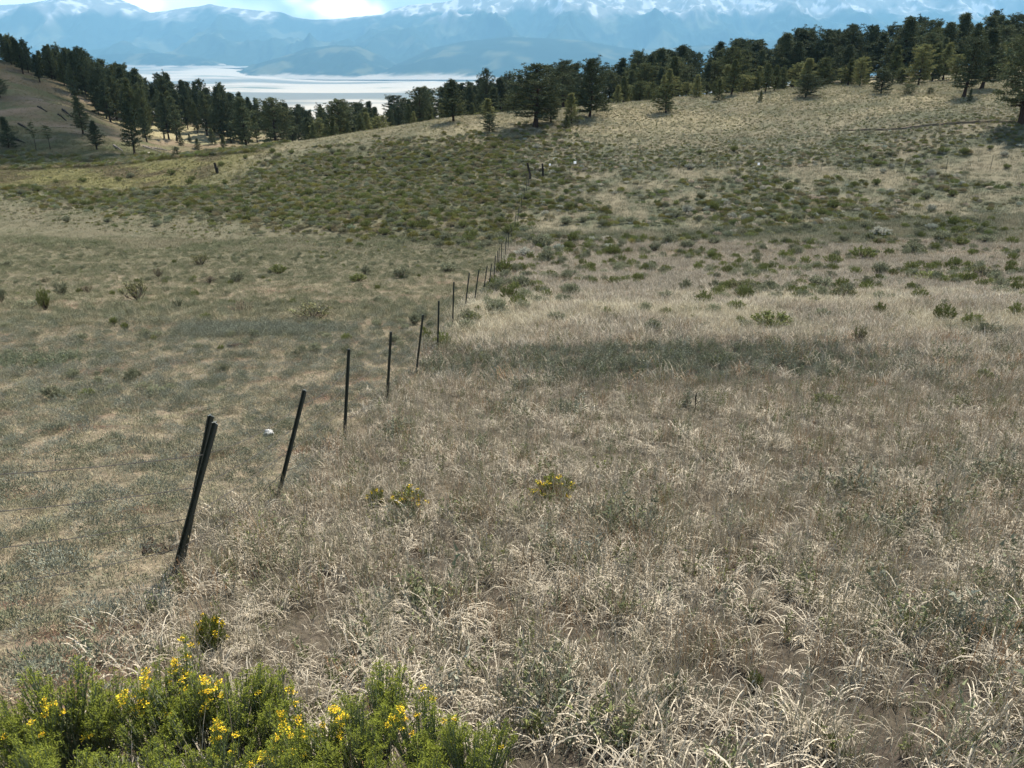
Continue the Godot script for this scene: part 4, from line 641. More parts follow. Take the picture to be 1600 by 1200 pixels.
const LOGS := [
	[-92.69,-152.22,-87.61,-147.63,0], [-92.01,-165.05,-89.42,-162.81,0], [-94.07,-170.73,-90.47,-166.9,0], [-96.05,-194.69,-99.14,-210.12,0], [-69.27,-150.53,-64.14,-145.96,1], [-67.6,-150.91,-64.86,-150.43,1],
	[-64.76,-142.19,-71.86,-161.88,1], [-85.91,-163.37,-83.64,-162.96,1], [-97.55,-168.15,-94.65,-165.9,0], [-86.77,-139.16,-83.64,-137.85,0], [-71.29,-143.47,-68.27,-140.2,1],
]
const RANGE_CREST := [
	[-25550,1558], [-18709,1634], [-13740,1129], [-13045,1160], [-12422,1252], [-11774,1467], [-11072,1558], [-10452,1252], [-10053,1098], [-9738,944],
	[-9299,990], [-8770,1068], [-8421,1098], [-8102,1160], [-7819,1098], [-7226,1037], [-6886,1006], [-6203,959], [-5873,835], [-5361,772],
	[-4841,788], [-4144,850], [-3449,912], [-3183,1037], [-2748,1129], [-1887,1191], [-1198,1314], [0,1527], [1191,1634], [2561,1436],
	[3407,1558], [4100,1406], [5435,1709], [6439,1829], [7831,1588], [9212,1482], [10545,1634], [11871,1784], [12945,1558], [13667,1406],
	[18737,1558], [25588,1482],
]
const LOW_HILL := [
	[-9237,-370], [-8446,-185], [-7935,-60], [-6978,-37], [-6316,-71], [-5907,-151], [-5548,-243], [-5141,-358], [-4758,-486],
]
const CONE_HILL := [
	[-5130,-550], [-4939,-461], [-4466,-198], [-4059,-46], [-3754,51], [-3280,105], [-2813,83], [-2472,-67], [-2132,-285], [-1789,-528],
]
const FOREST_RIDGE := [
	[-2977,-595], [-2339,-319], [-1960,-138], [-1523,64], [-826,187], [0,253], [1214,198], [2440,20], [3651,109], [5461,220],
	[7270,275], [9679,330], [15775,220],
]

const EYE := Vector3(0, 3.67, 0)
const KX := 5.2
const HALF_X := 340.0
const FAR_Z := 416.0
const MID_Z := -4.0
const NX := 301
const NZ := 343

var rng := RandomNumberGenerator.new()
var heights := PackedFloat32Array()
var z_t0 := 0.0
var broad_noise := FastNoiseLite.new()
var patch_noise := FastNoiseLite.new()
var clump_noise := FastNoiseLite.new()
var fine_noise := FastNoiseLite.new()
var used := {}
var mats := {}

# ---------------------------------------------------------------- helpers
class Buf:
	var v := PackedVector3Array()
	var c := PackedColorArray()
	func tri(a: Vector3, b: Vector3, d: Vector3, col: Color) -> void:
		v.append(a); v.append(b); v.append(d)
		c.append(col); c.append(col); c.append(col)
	func quad(a: Vector3, b: Vector3, d: Vector3, e: Vector3, col: Color) -> void:
		tri(a, b, d, col); tri(a, d, e, col)
	func mesh() -> ArrayMesh:
		var arr := []
		arr.resize(Mesh.ARRAY_MAX)
		arr[Mesh.ARRAY_VERTEX] = v
		arr[Mesh.ARRAY_COLOR] = c
		var m := ArrayMesh.new()
		m.add_surface_from_arrays(Mesh.PRIMITIVE_TRIANGLES, arr)
		return m

func rf(a: float, b: float) -> float:
	return rng.randf_range(a, b)

func numbered(called: String) -> String:
	if not used.has(called):
		used[called] = 0
		return called
	used[called] += 1
	return "%s_%03d" % [called, used[called]]

func tag(o: Node, label: String, category := "", group := "", kind := "") -> void:
	o.set_meta("label", label)
	if category: o.set_meta("category", category)
	if group: o.set_meta("group", group)
	if kind: o.set_meta("kind", kind)

func base(called: String, at: Vector3) -> Node3D:
	var o := Node3D.new()
	o.name = numbered(called)
	add_child(o)
	o.position = at
	return o

func part(called: String, m: Mesh, mat: Material, parent: Node) -> MeshInstance3D:
	var o := MeshInstance3D.new()
	o.name = called if parent != self else numbered(called)
	o.mesh = m
	o.material_override = mat
	parent.add_child(o, true)
	return o

func mat(col: Color, rough := 0.85, spec := 0.5, back := 0.0, vertex := true) -> StandardMaterial3D:
	var m := StandardMaterial3D.new()
	m.albedo_color = col
	m.roughness = rough
	m.metallic_specular = spec
	m.vertex_color_use_as_albedo = vertex
	m.cull_mode = BaseMaterial3D.CULL_DISABLED
	if back > 0.0:
		m.backlight_enabled = true
		m.backlight = Color(back, back, back)
	return m

func lin(r: float, g: float, b: float) -> Color:
	return Color(r, g, b).linear_to_srgb()

func tube(b: Buf, path: Array, radii: Array, sides: int, col: Color) -> void:
	var rings := []
	for i in path.size():
		var d: Vector3 = (path[min(i + 1, path.size() - 1)] - path[max(i - 1, 0)]).normalized()
		var s: Vector3 = d.cross(Vector3(0.31, 0.17, 0.93)).normalized()
		var u: Vector3 = s.cross(d)
		var ring := []
		for k in sides:
			var a := TAU * k / sides
			ring.append(path[i] + (s * cos(a) + u * sin(a)) * radii[i])
		rings.append(ring)
	for i in path.size() - 1:
		for k in sides:
			var n := (k + 1) % sides
			b.quad(rings[i][k], rings[i][n], rings[i + 1][n], rings[i + 1][k], col)
	var last: int = path.size() - 1
	for k in range(1, sides - 1):
		b.tri(rings[last][0], rings[last][k], rings[last][k + 1], col)
		b.tri(rings[0][0], rings[0][k + 1], rings[0][k], col)

func table_at(tab: Array, x: float) -> float:
	if x <= tab[0][0]: return tab[0][1]
	for i in tab.size() - 1:
		if x <= tab[i + 1][0]:
			var t: float = (x - tab[i][0]) / (tab[i + 1][0] - tab[i][0])
			return lerpf(tab[i][1], tab[i + 1][1], t)
	return tab[tab.size() - 1][1]

func mixc(a: Color, b: Color, t: float) -> Color:
	return a.lerp(b, clampf(t, 0.0, 1.0))

func shade(c: Color, k: float) -> Color:
	return Color(c.r * k, c.g * k, c.b * k)

# ---------------------------------------------------------------- terrain
func grid_x(i: float) -> float:
	return HALF_X * sinh(KX * (2.0 * i / (NX - 1) - 1.0)) / sinh(KX)

func grid_z(j: float) -> float:
	return MID_Z - FAR_Z * sinh(KX * lerpf(-z_t0, 1.0, j / (NZ - 1))) / sinh(KX)

func spline_height(x: float, z: float) -> float:
	var a := x / 50.0
	var b := z / 50.0
	var s: float = TERRAIN_PLANE[0] + TERRAIN_PLANE[1] * a + TERRAIN_PLANE[2] * b
	for p in TERRAIN_POINTS:
		var dx: float = a - p[0] * 0.02
		var dz: float = b - p[1] * 0.02
		var q := dx * dx + dz * dz
		if q > 1e-9:
			s += p[2] * 0.5 * q * log(q)
	return s

func cubic(a: float, b: float, c: float, d: float, t: float) -> float:
	return b + 0.5 * t * (c - a + t * (2.0 * a - 5.0 * b + 4.0 * c - d + t * (3.0 * (b - c) + d - a)))

func make_heights() -> void:
	z_t0 = asinh(64.0 / FAR_Z * sinh(KX)) / KX
	var cx := (NX - 1) / 3 + 1
	var cz := (NZ - 1) / 3 + 1
	var coarse := PackedFloat32Array()
	coarse.resize(cx * cz)
	for j in cz:
		for i in cx:
			coarse[j * cx + i] = spline_height(grid_x(i * 3), grid_z(j * 3))
	heights.resize(NX * NZ)
	for j in NZ:
		var cj: int = mini(j / 3, cz - 2)
		var tj: float = j / 3.0 - cj
		var z := grid_z(j)
		for i in NX:
			var ci: int = mini(i / 3, cx - 2)
			var ti: float = i / 3.0 - ci
			var r := [0.0, 0.0, 0.0, 0.0]
			for k in 4:
				var row: int = clampi(cj + k - 1, 0, cz - 1) * cx
				r[k] = cubic(coarse[row + maxi(ci - 1, 0)], coarse[row + ci], coarse[row + ci + 1], coarse[row + mini(ci + 2, cx - 1)], ti)
			var x := grid_x(i)
			var far := clampf(-z / 60.0, 0.0, 1.0)
			var rough := 0.035 * clump_noise.get_noise_2d(x, z) + 0.02 * fine_noise.get_noise_2d(x * 2.0, z * 2.0)
			rough += far * 0.25 * patch_noise.get_noise_2d(x * 0.8, z * 0.8)
			if left_hill(x, z) > 0.0:
				rough += left_hill(x, z) * (0.9 * patch_noise.get_noise_2d(x * 1.2, z * 1.2) + 0.4 * clump_noise.get_noise_2d(x * 0.7, z * 0.7))
			heights[j * NX + i] = cubic(r[0], r[1], r[2], r[3], tj) + rough

func ground(x: float, z: float) -> float:
	var fi := (asinh(x * sinh(KX) / HALF_X) / KX + 1.0) * 0.5 * (NX - 1)
	var fj := (asinh((MID_Z - z) * sinh(KX) / FAR_Z) / KX + z_t0) / (1.0 + z_t0) * (NZ - 1)
	var i := clampi(int(fi), 0, NX - 2)
	var j := clampi(int(fj), 0, NZ - 2)
	var u := clampf(fi - i, 0.0, 1.0)
	var w := clampf(fj - j, 0.0, 1.0)
	var k := j * NX + i
	return lerpf(lerpf(heights[k], heights[k + 1], u), lerpf(heights[k + NX], heights[k + NX + 1], u), w)

func on_ground(p: Vector2, lift := 0.0) -> Vector3:
	return Vector3(p.x, ground(p.x, p.y) + lift, p.y)

func fence_x(z: float) -> float:
	if z > -4.7: return -2.54 + (z + 4.7) * 0.45
	if z < -90.0: return 2.0 + (z + 90.0) * -0.1
	var last := -2.54
	var last_z := -4.7
	for p in FENCE_POSTS:
		if p[1] <= z:
			var t: float = (z - last_z) / (p[1] - last_z) if p[1] != last_z else 0.0
			return lerpf(last, p[0], t)
		last = p[0]; last_z = p[1]
	return lerpf(1.75, 2.0, clampf((-85.0 - z) / 5.0, 0, 1))

func left_hill(x: float, z: float) -> float:
	var d := -z
	return smoothstep(0.0, 6.0, -x - 0.30 * d) * smoothstep(118.0, 128.0, d)

func blob(x: float, z: float, cx: float, cz: float, rx: float, rz: float) -> float:
	var q := Vector2((x - cx) / rx, (z - cz) / rz).length() + 0.4 * patch_noise.get_noise_2d(x * 2.0, z * 2.0) + 0.45 * clump_noise.get_noise_2d(x, z)
	return 1.0 - smoothstep(0.6, 1.15, q)

func gully_line(x: float) -> float:
	return 60.0 + maxf(0.0, -x - 2.0) * 0.5 - maxf(0.0, x - 2.0) * 0.12

func cover(x: float, z: float) -> Color:
	var d := -z
	var a := broad_noise.get_noise_2d(x, z)
	var b := patch_noise.get_noise_2d(x, z)
	var c := clump_noise.get_noise_2d(x, z)
	var e := fine_noise.get_noise_2d(x, z)
	var side := x - fence_x(z) + 0.5 * c
	var grazed := mixc(Color(0.285, 0.232, 0.158), Color(0.165, 0.148, 0.102), smoothstep(-0.25, 0.35, 0.2 * b + 0.25 * c + 0.9 * e + 0.3 * smoothstep(30.0, 50.0, d)))
	grazed = mixc(grazed, Color(0.180, 0.115, 0.080), smoothstep(0.15, 0.5, c - 0.5 * b + 0.25 * e) * (1.0 - smoothstep(35.0, 55.0, d)))
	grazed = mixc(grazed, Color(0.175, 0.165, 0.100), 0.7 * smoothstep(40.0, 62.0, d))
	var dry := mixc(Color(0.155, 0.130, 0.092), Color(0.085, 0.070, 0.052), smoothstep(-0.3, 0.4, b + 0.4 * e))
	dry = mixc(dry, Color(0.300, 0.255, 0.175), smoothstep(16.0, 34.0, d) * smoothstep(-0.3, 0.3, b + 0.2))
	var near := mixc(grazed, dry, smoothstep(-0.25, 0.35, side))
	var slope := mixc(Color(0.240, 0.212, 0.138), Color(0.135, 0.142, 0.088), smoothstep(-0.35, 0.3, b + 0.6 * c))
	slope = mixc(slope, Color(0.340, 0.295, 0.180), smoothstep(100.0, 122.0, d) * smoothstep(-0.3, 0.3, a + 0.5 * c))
	slope = mixc(slope, Color(0.150, 0.150, 0.078), 0.75 * smoothstep(4.0, -6.0, x) * (1.0 - smoothstep(100.0, 118.0, d)) * smoothstep(-0.4, 0.1, b + 0.5 * c))
	var g := gully_line(x) + 4.0 * b
	var col := mixc(near, slope, smoothstep(-4.0, 4.0, d - g))
	# damp meadow on the valley floor below the left hill
	col = mixc(col, mixc(Color(0.210, 0.195, 0.080), Color(0.125, 0.100, 0.055), smoothstep(-0.1, 0.3, b)), smoothstep(-34.0, -42.0, x + 3.0 * b) * smoothstep(92.0, 98.0, d) * (1.0 - smoothstep(113.0, 118.0, d)))
	var h := left_hill(x, z)
	if h > 0.0:
		var brown := mixc(Color(0.225, 0.172, 0.105), Color(0.135, 0.140, 0.065), smoothstep(-0.3, 0.3, b + 0.3 * c + 0.5 * smoothstep(160.0, 130.0, d)))
		brown = mixc(brown, Color(0.290, 0.220, 0.150), smoothstep(0.2, 0.5, c))
		col = mixc(col, brown, h)
	var pale := blob(x, z, -80.0, -198.0, 16.0, 18.0)
	col = mixc(col, Color(0.420, 0.370, 0.215), pale)
	return shade(col, 1.0 + 0.22 * e)

func build_ground() -> void:
	var v := PackedVector3Array(); v.resize(NX * NZ)
	var nrm := PackedVector3Array(); nrm.resize(NX * NZ)
	var col := PackedColorArray(); col.resize(NX * NZ)
	for j in NZ:
		var z := grid_z(j)
		for i in NX:
			var x := grid_x(i)
			var k := j * NX + i
			v[k] = Vector3(x, heights[k], z)
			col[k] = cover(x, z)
	for j in NZ:
		for i in NX:
			var l := v[j * NX + maxi(i - 1, 0)]
			var r := v[j * NX + mini(i + 1, NX - 1)]
			var n := v[maxi(j - 1, 0) * NX + i]
			var f := v[mini(j + 1, NZ - 1) * NX + i]
			nrm[j * NX + i] = (r - l).cross(f - n).normalized()
			if nrm[j * NX + i].y < 0.0: nrm[j * NX + i] = -nrm[j * NX + i]
	var idx := PackedInt32Array()
	for j in NZ - 1:
		for i in NX - 1:
			var bl := j * NX + i
			var tl := bl + NX
			idx.append(tl); idx.append(tl + 1); idx.append(bl)
			idx.append(tl + 1); idx.append(bl + 1); idx.append(bl)
	var o := part("ground", surface(v, nrm, col, idx), mats.ground, self)
	tag(o, "rolling dry pasture ground falling to a gully and rising again", "ground", "", "structure")

func surface(v: PackedVector3Array, n: PackedVector3Array, c: PackedColorArray, idx: PackedInt32Array) -> ArrayMesh:
	var arr := []
	arr.resize(Mesh.ARRAY_MAX)
	arr[Mesh.ARRAY_VERTEX] = v
	arr[Mesh.ARRAY_NORMAL] = n
	arr[Mesh.ARRAY_COLOR] = c
	arr[Mesh.ARRAY_INDEX] = idx
	var m := ArrayMesh.new()
	m.add_surface_from_arrays(Mesh.PRIMITIVE_TRIANGLES, arr)
	return m

func field(called: String, nx: int, nz: int, point: Callable, tint: Callable, m: Material, label: String, category: String) -> void:
	var v := PackedVector3Array(); v.resize(nx * nz)
	var nrm := PackedVector3Array(); nrm.resize(nx * nz)
	var col := PackedColorArray(); col.resize(nx * nz)
	for j in nz:
		for i in nx:
			v[j * nx + i] = point.call(float(i) / (nx - 1), float(j) / (nz - 1))
	for j in nz:
		for i in nx:
			var k := j * nx + i
			var n := (v[j * nx + mini(i + 1, nx - 1)] - v[j * nx + maxi(i - 1, 0)]).cross(v[mini(j + 1, nz - 1) * nx + i] - v[maxi(j - 1, 0) * nx + i]).normalized()
			nrm[k] = n if n.y > 0.0 else -n
			col[k] = tint.call(v[k], nrm[k])
	var idx := PackedInt32Array()
	for j in nz - 1:
		for i in nx - 1:
			var bl := j * nx + i
			var tl := bl + nx
			idx.append(tl); idx.append(tl + 1); idx.append(bl)
			idx.append(tl + 1); idx.append(bl + 1); idx.append(bl)
	tag(part(called, surface(v, nrm, col, idx), m, self), label, category, "", "structure")

# ---------------------------------------------------------------- distance
func valley_height(x: float, d: float) -> float:
	var y := table_at([[380, -48], [700, -75], [1500, -150], [3000, -270], [4500, -325], [6000, -343], [8000, -375], [10000, -402], [12000, -415], [14000, -400], [17000, -330], [20000, -240], [24000, -150]], d)
	var left := smoothstep(-0.22, -0.38, x / d)
	y = lerpf(y, table_at([[380, -48], [700, -75], [1500, -150], [3000, -270], [4500, -325], [6000, -343], [9000, -372], [11000, -372], [13000, -330], [15500, -262], [17000, -240], [24000, -120]], d), left)
	return y + clampf(d / 4000.0, 0.1, 1.0) * 12.0 * broad_noise.get_noise_2d(x * 0.012, d * 0.03)

func build_distance() -> void:
	var far_noise := FastNoiseLite.new()
	far_noise.seed = 21; far_noise.frequency = 0.00028; far_noise.fractal_octaves = 5
	far_noise.fractal_type = FastNoiseLite.FRACTAL_RIDGED
	var soft := FastNoiseLite.new()
	soft.seed = 4; soft.frequency = 0.0006; soft.fractal_octaves = 5
	var plain := FastNoiseLite.new()
	plain.seed = 33; plain.frequency = 0.00016; plain.fractal_octaves = 3
	var valley_point := func(u: float, w: float) -> Vector3:
		var d := 380.0 * pow(24000.0 / 380.0, w)
		var x := (u * 2.0 - 1.0) * (200.0 + 1.15 * d)
		return Vector3(x, valley_height(x, d), -d)
	var valley_tint := func(p: Vector3, _n: Vector3) -> Color:
		var a := plain.get_noise_2d(p.x, p.z * 2.2)
		var c := mixc(Color(0.37, 0.33, 0.27), Color(0.15, 0.15, 0.13), smoothstep(-0.05, 0.2, a))
		return mixc(c, Color(0.14, 0.15, 0.12), smoothstep(0.3, 0.5, plain.get_noise_2d(p.x * 3.0 + 900.0, p.z * 5.0)))
	field("valley_floor", 160, 240, valley_point, valley_tint, mats.far, "wide pale straw valley floor far below the hills", "valley")
	# main range
	var crest_d := 23000.0
	var range_point := func(u: float, w: float) -> Vector3:
		var x := (u * 2.0 - 1.0) * 20000.0
		var top := table_at(RANGE_CREST, x)
		var warp := 1400.0 * soft.get_noise_2d(x * 0.25, 77.0)
		var d := lerpf(15500.0, 29000.0, w)
		var s := clampf((d - 15500.0) / (crest_d - 15500.0), 0.0, 1.0)
		var foot := -330.0
		var y := foot + (top - foot) * (0.35 * s + 0.65 * pow(s, 1.9))
		if d > crest_d:
			y = top - (d - crest_d) * 0.28
		var spur := far_noise.get_noise_2d(x + warp * s, d * 0.35 + warp * 0.4)
		var amp := 700.0 * sin(PI * clampf(s, 0.0, 1.0)) if d <= crest_d else 0.0
		y += amp * (spur - 0.25) + 60.0 * s * (1.0 - smoothstep(0.93, 1.0, s)) * soft.get_noise_2d(x * 2.2, d * 2.2)
		return Vector3(x, y, -d)
	var range_tint := func(p: Vector3, n: Vector3) -> Color:
		var a := soft.get_noise_2d(p.x * 1.4, p.z * 0.9)
		var b := 0.6 * far_noise.get_noise_2d(p.x * 5.0 + 900.0 * a, p.z * 1.1) + 0.5 * soft.get_noise_2d(p.x * 6.0, p.z * 4.0)
		var c := mixc(Color(0.030, 0.045, 0.034), Color(0.085, 0.095, 0.060), smoothstep(0.1, 0.4, a))
		var bare := smoothstep(760.0, 1010.0, p.y + 420.0 * a + 160.0 * b)
		c = mixc(c, Color(0.20, 0.19, 0.17), bare)
		return mixc(c, Color(0.48, 0.47, 0.46), smoothstep(0.30, 0.40, b + 0.35 * a) * smoothstep(850.0, 1000.0, p.y + 340.0 * a))
	field("mountain_range", 900, 210, range_point, range_tint, mats.far, "hazy blue mountain range with snow streaked rocky peaks", "mountains")
	hill_ridge("low_foothill", LOW_HILL, 16200.0, 1300.0, -262.0, "low long blue forested hill at the far valley edge", far_noise, soft)
	hill_ridge("cone_foothill", CONE_HILL, 15400.0, 2700.0, -375.0, "cone shaped dark blue forested hill beyond the valley", far_noise, soft)
	hill_ridge("forest_foothill", FOREST_RIDGE, 16000.0, 3600.0, -375.0, "long forested shoulder below the snowy peaks", far_noise, soft)

func hill_ridge(called: String, crest: Array, d: float, run: float, foot: float, label: String, ridged: FastNoiseLite, soft: FastNoiseLite) -> void:
	var x0: float = crest[0][0]
	var x1: float = crest[crest.size() - 1][0]
	var point := func(u: float, w: float) -> Vector3:
		var x := lerpf(x0, x1, u)
		var top := table_at(crest, x)
		var z := lerpf(d - run, d + run, w)
		var s := 1.0 - absf(z - d) / run
		var ends := smoothstep(0.0, 0.06, u) * (1.0 - smoothstep(0.94, 1.0, u))
		var y := foot - 20.0 + (top - foot + 20.0) * smoothstep(0.0, 1.15, s) / smoothstep(0.0, 1.15, 1.0)
		y += ends * 110.0 * sin(PI * s) * (ridged.get_noise_2d(x * 2.2, z * 1.2) - 0.2)
		return Vector3(x, y, -z)
	var tint := func(p: Vector3, _n: Vector3) -> Color:
		var c := mixc(Color(0.020, 0.032, 0.026), Color(0.075, 0.082, 0.050), smoothstep(0.12, 0.4, soft.get_noise_2d(p.x * 2.0, p.z * 1.4)))
		return mixc(Color(0.30, 0.27, 0.22), c, smoothstep(8.0, 30.0, p.y - foot + 35.0 * soft.get_noise_2d(p.x * 3.0, p.z)))
	field(called, 140, 50, point, tint, mats.far, label, "hill")

# ---------------------------------------------------------------- trees
func crown_width(kind: int, t: float) -> float:
	match kind:
		0: return pow(sin(PI * clampf(0.12 + 0.88 * t, 0, 1)), 0.55) * (1.0 - 0.25 * t)
		1: return (1.0 - t) * 0.92 + 0.08
		2: return pow(sin(PI * clampf(0.24 + 0.76 * t, 0, 1)), 0.9) * (1.1 - 0.45 * t) + 0.03
		3: return sqrt(maxf(0.02, 1.0 - pow(t, 2.2)))
		4: return sin(PI * clampf(0.1 + 0.85 * t, 0, 1))
	return pow(sin(PI * clampf(0.22 + 0.78 * t, 0, 1)), 0.5) * (1.0 - 0.12 * t)

func make_tree(kind: int, seed_: int) -> Array:
	rng.seed = 1000 + seed_ * 17 + kind * 131
	var wood := Buf.new()
	var leaf := Buf.new()
	var hh := 10.0
	var low: float = [0.17, 0.05, 0.16, 0.02, 0.45, 0.10][kind]
	var rad: float = [3.4, 2.6, 1.9, 4.6, 0.9, 3.0][kind]
	var limbs: int = [72, 84, 84, 80, 16, 90][kind]
	var thick: float = [0.30, 0.13, 0.2, 0.14, 0.07, 0.2][kind]
	var bark := Color(1, 1, 1)
	var path := []
	var radii := []
	var bend := Vector3(rf(-0.3, 0.3), 0, rf(-0.3, 0.3))
	for i in 9:
		var t := i / 8.0
		path.append(Vector3(bend.x * sin(t * 2.6), -0.3 + t * (hh * 0.97 + 0.3), bend.z * sin(t * 3.1)))
		radii.append(thick * (1.0 - 0.93 * t) * (1.35 if i == 0 else 1.0))
	tube(wood, path, radii, 7, bark)
	if kind == 3:
		for s in 5:
			var a := rf(0, TAU)
			tube(wood, [Vector3.ZERO, Vector3(cos(a) * 1.2, 2.5, sin(a) * 1.2), Vector3(cos(a) * 2.2, 6.0, sin(a) * 2.2)], [0.15, 0.1, 0.04], 5, bark)
	var lobes := FastNoiseLite.new()
	lobes.seed = seed_ * 7 + kind
	lobes.frequency = 0.22
	for n in limbs:
		var t := pow((n + rf(0, 0.9)) / limbs, 0.9)
		var y := hh * lerpf(low, 0.985, t)
		var az := n * 2.399 + rf(-0.5, 0.5)
		var reach := rad * crown_width(kind, t) * rf(0.5, 1.12)
		reach *= 1.0 + 0.95 * lobes.get_noise_3d(cos(az) * 3.0, y, sin(az) * 3.0)
		if kind == 0 and t < 0.12: reach *= rf(0.9, 1.5)
		reach = maxf(reach, 0.25)
		var rise := lerpf(-0.12, 0.75, t) * reach + rf(-0.15, 0.25)
		if kind == 1: rise = lerpf(0.05, 0.6, t) * reach
		var tt := clampf((y + 0.3) / (hh * 0.97 + 0.3), 0, 1)
		var root := Vector3(bend.x * sin(tt * 2.6), y, bend.z * sin(tt * 3.1))
		var tip := root + Vector3(cos(az) * reach, rise, sin(az) * reach)
		var mid := root.lerp(tip, 0.5) + Vector3(0, -0.06 * reach + rf(-0.1, 0.1), 0)
		var lr := thick * lerpf(0.32, 0.1, t)
		tube(wood, [root, mid, tip], [lr, lr * 0.65, lr * 0.2], 4, bark)
		var clumps := int(clampf(reach * 3.0, 3, 9))
		if kind == 4: clumps = 2
		for k in clumps:
			var f := lerpf(0.34, 1.05, (k + rf(0, 1)) / clumps)
			var pos := root.lerp(mid, f * 2.0) if f < 0.5 else mid.lerp(tip, f * 2.0 - 1.0)
			pos += Vector3(rf(-1, 1), rf(-0.5, 0.6), rf(-1, 1)) * 0.24 * (0.6 + reach * 0.22)
			var tone := rf(0.72, 1.28)
			var warm := rf(-0.12, 0.14)
			var col := Color(tone * (1.0 + warm), tone, tone * (1.0 - warm))
			var size := rf(0.26, 0.46) * (1.25 if kind == 0 else 1.0)
			for q in 30:
				var dir := Vector3(rf(-1, 1), rf(-0.7, 1.1), rf(-1, 1)).normalized()
				var c := pos + dir * size * rf(0.1, 1.0) * Vector3(1.0, 0.62, 1.0)
				var along := (dir + Vector3(rf(-0.7, 0.7), rf(-0.2, 0.8), rf(-0.7, 0.7))).normalized() * rf(0.17, 0.32)
				var across := along.cross(Vector3(rf(-1, 1), rf(-1, 1), rf(-1, 1))).normalized() * rf(0.035, 0.07)
				leaf.tri(c - across, c + across, c + along, shade(col, rf(0.85, 1.15)))
	return [wood.mesh(), leaf.mesh(), rad * 2.0]

func build_trees() -> void:
	var library := {}
	var widths := [3, 2, 4, 2, 2, 4]
	for kind in 6:
		for s in widths[kind]:
			library[kind * 10 + s] = make_tree(kind, s)
	var tones := [mats.pine_dark, mats.pine_green, mats.pine_olive, mats.pine_mid]
	rng.seed = 77
	for t in TREES:
		var kind: int = t[4]
		var src: Array = library[kind * 10 + rng.randi() % int(widths[kind])]
		var called: String = "pine_tree" if kind != 3 else "juniper_bush"
		if kind == 4: called = "sapling_tree"
		var o := base(called, on_ground(Vector2(t[0], t[1]), -0.05))
		var g: int = t[6]
		if g >= 100: tag(o, TREE_GROUPS[g - 100][0], "tree", TREE_GROUPS[g - 100][1])
		else: tag(o, TREE_LABELS[g], "tree")
		part("trunk", src[0], mats.bark, o)
		var tone: int = t[5]
		if tone == 0 and rng.randf() < 0.45: tone = 3
		part("crown", src[1], tones[tone], o)
		o.scale = Vector3(t[3] / (src[2] * 0.95), t[2] / 10.0, t[3] / (src[2] * 0.95))
		o.rotation.y = rng.randf() * TAU

	var wood := {}
	for t in FAR_TREES:
		var key: int = int(t[4]) * 10 + rng.randi() % int(widths[int(t[4])])
		if not wood.has(key): wood[key] = PackedFloat32Array()
		var w: float = t[3] / (library[key][2] * 0.95)
		push(wood[key], on_ground(Vector2(t[0], t[1]), -0.05), rng.randf() * TAU, Vector3(w, t[2] / 10.0, w), shade(Color(1, 1, 1), rng.randf_range(0.85, 1.25)))
	for key in wood:
		tag(copies("distant_pines", library[key][1], mats.pine_dark, wood[key]), "mass of distant pine crowns filling the stands behind the hills", "trees", "", "stuff")
		tag(copies("distant_trunks", library[key][0], mats.bark, wood[key]), "trunks of the distant pines filling the stands", "trees", "", "stuff")

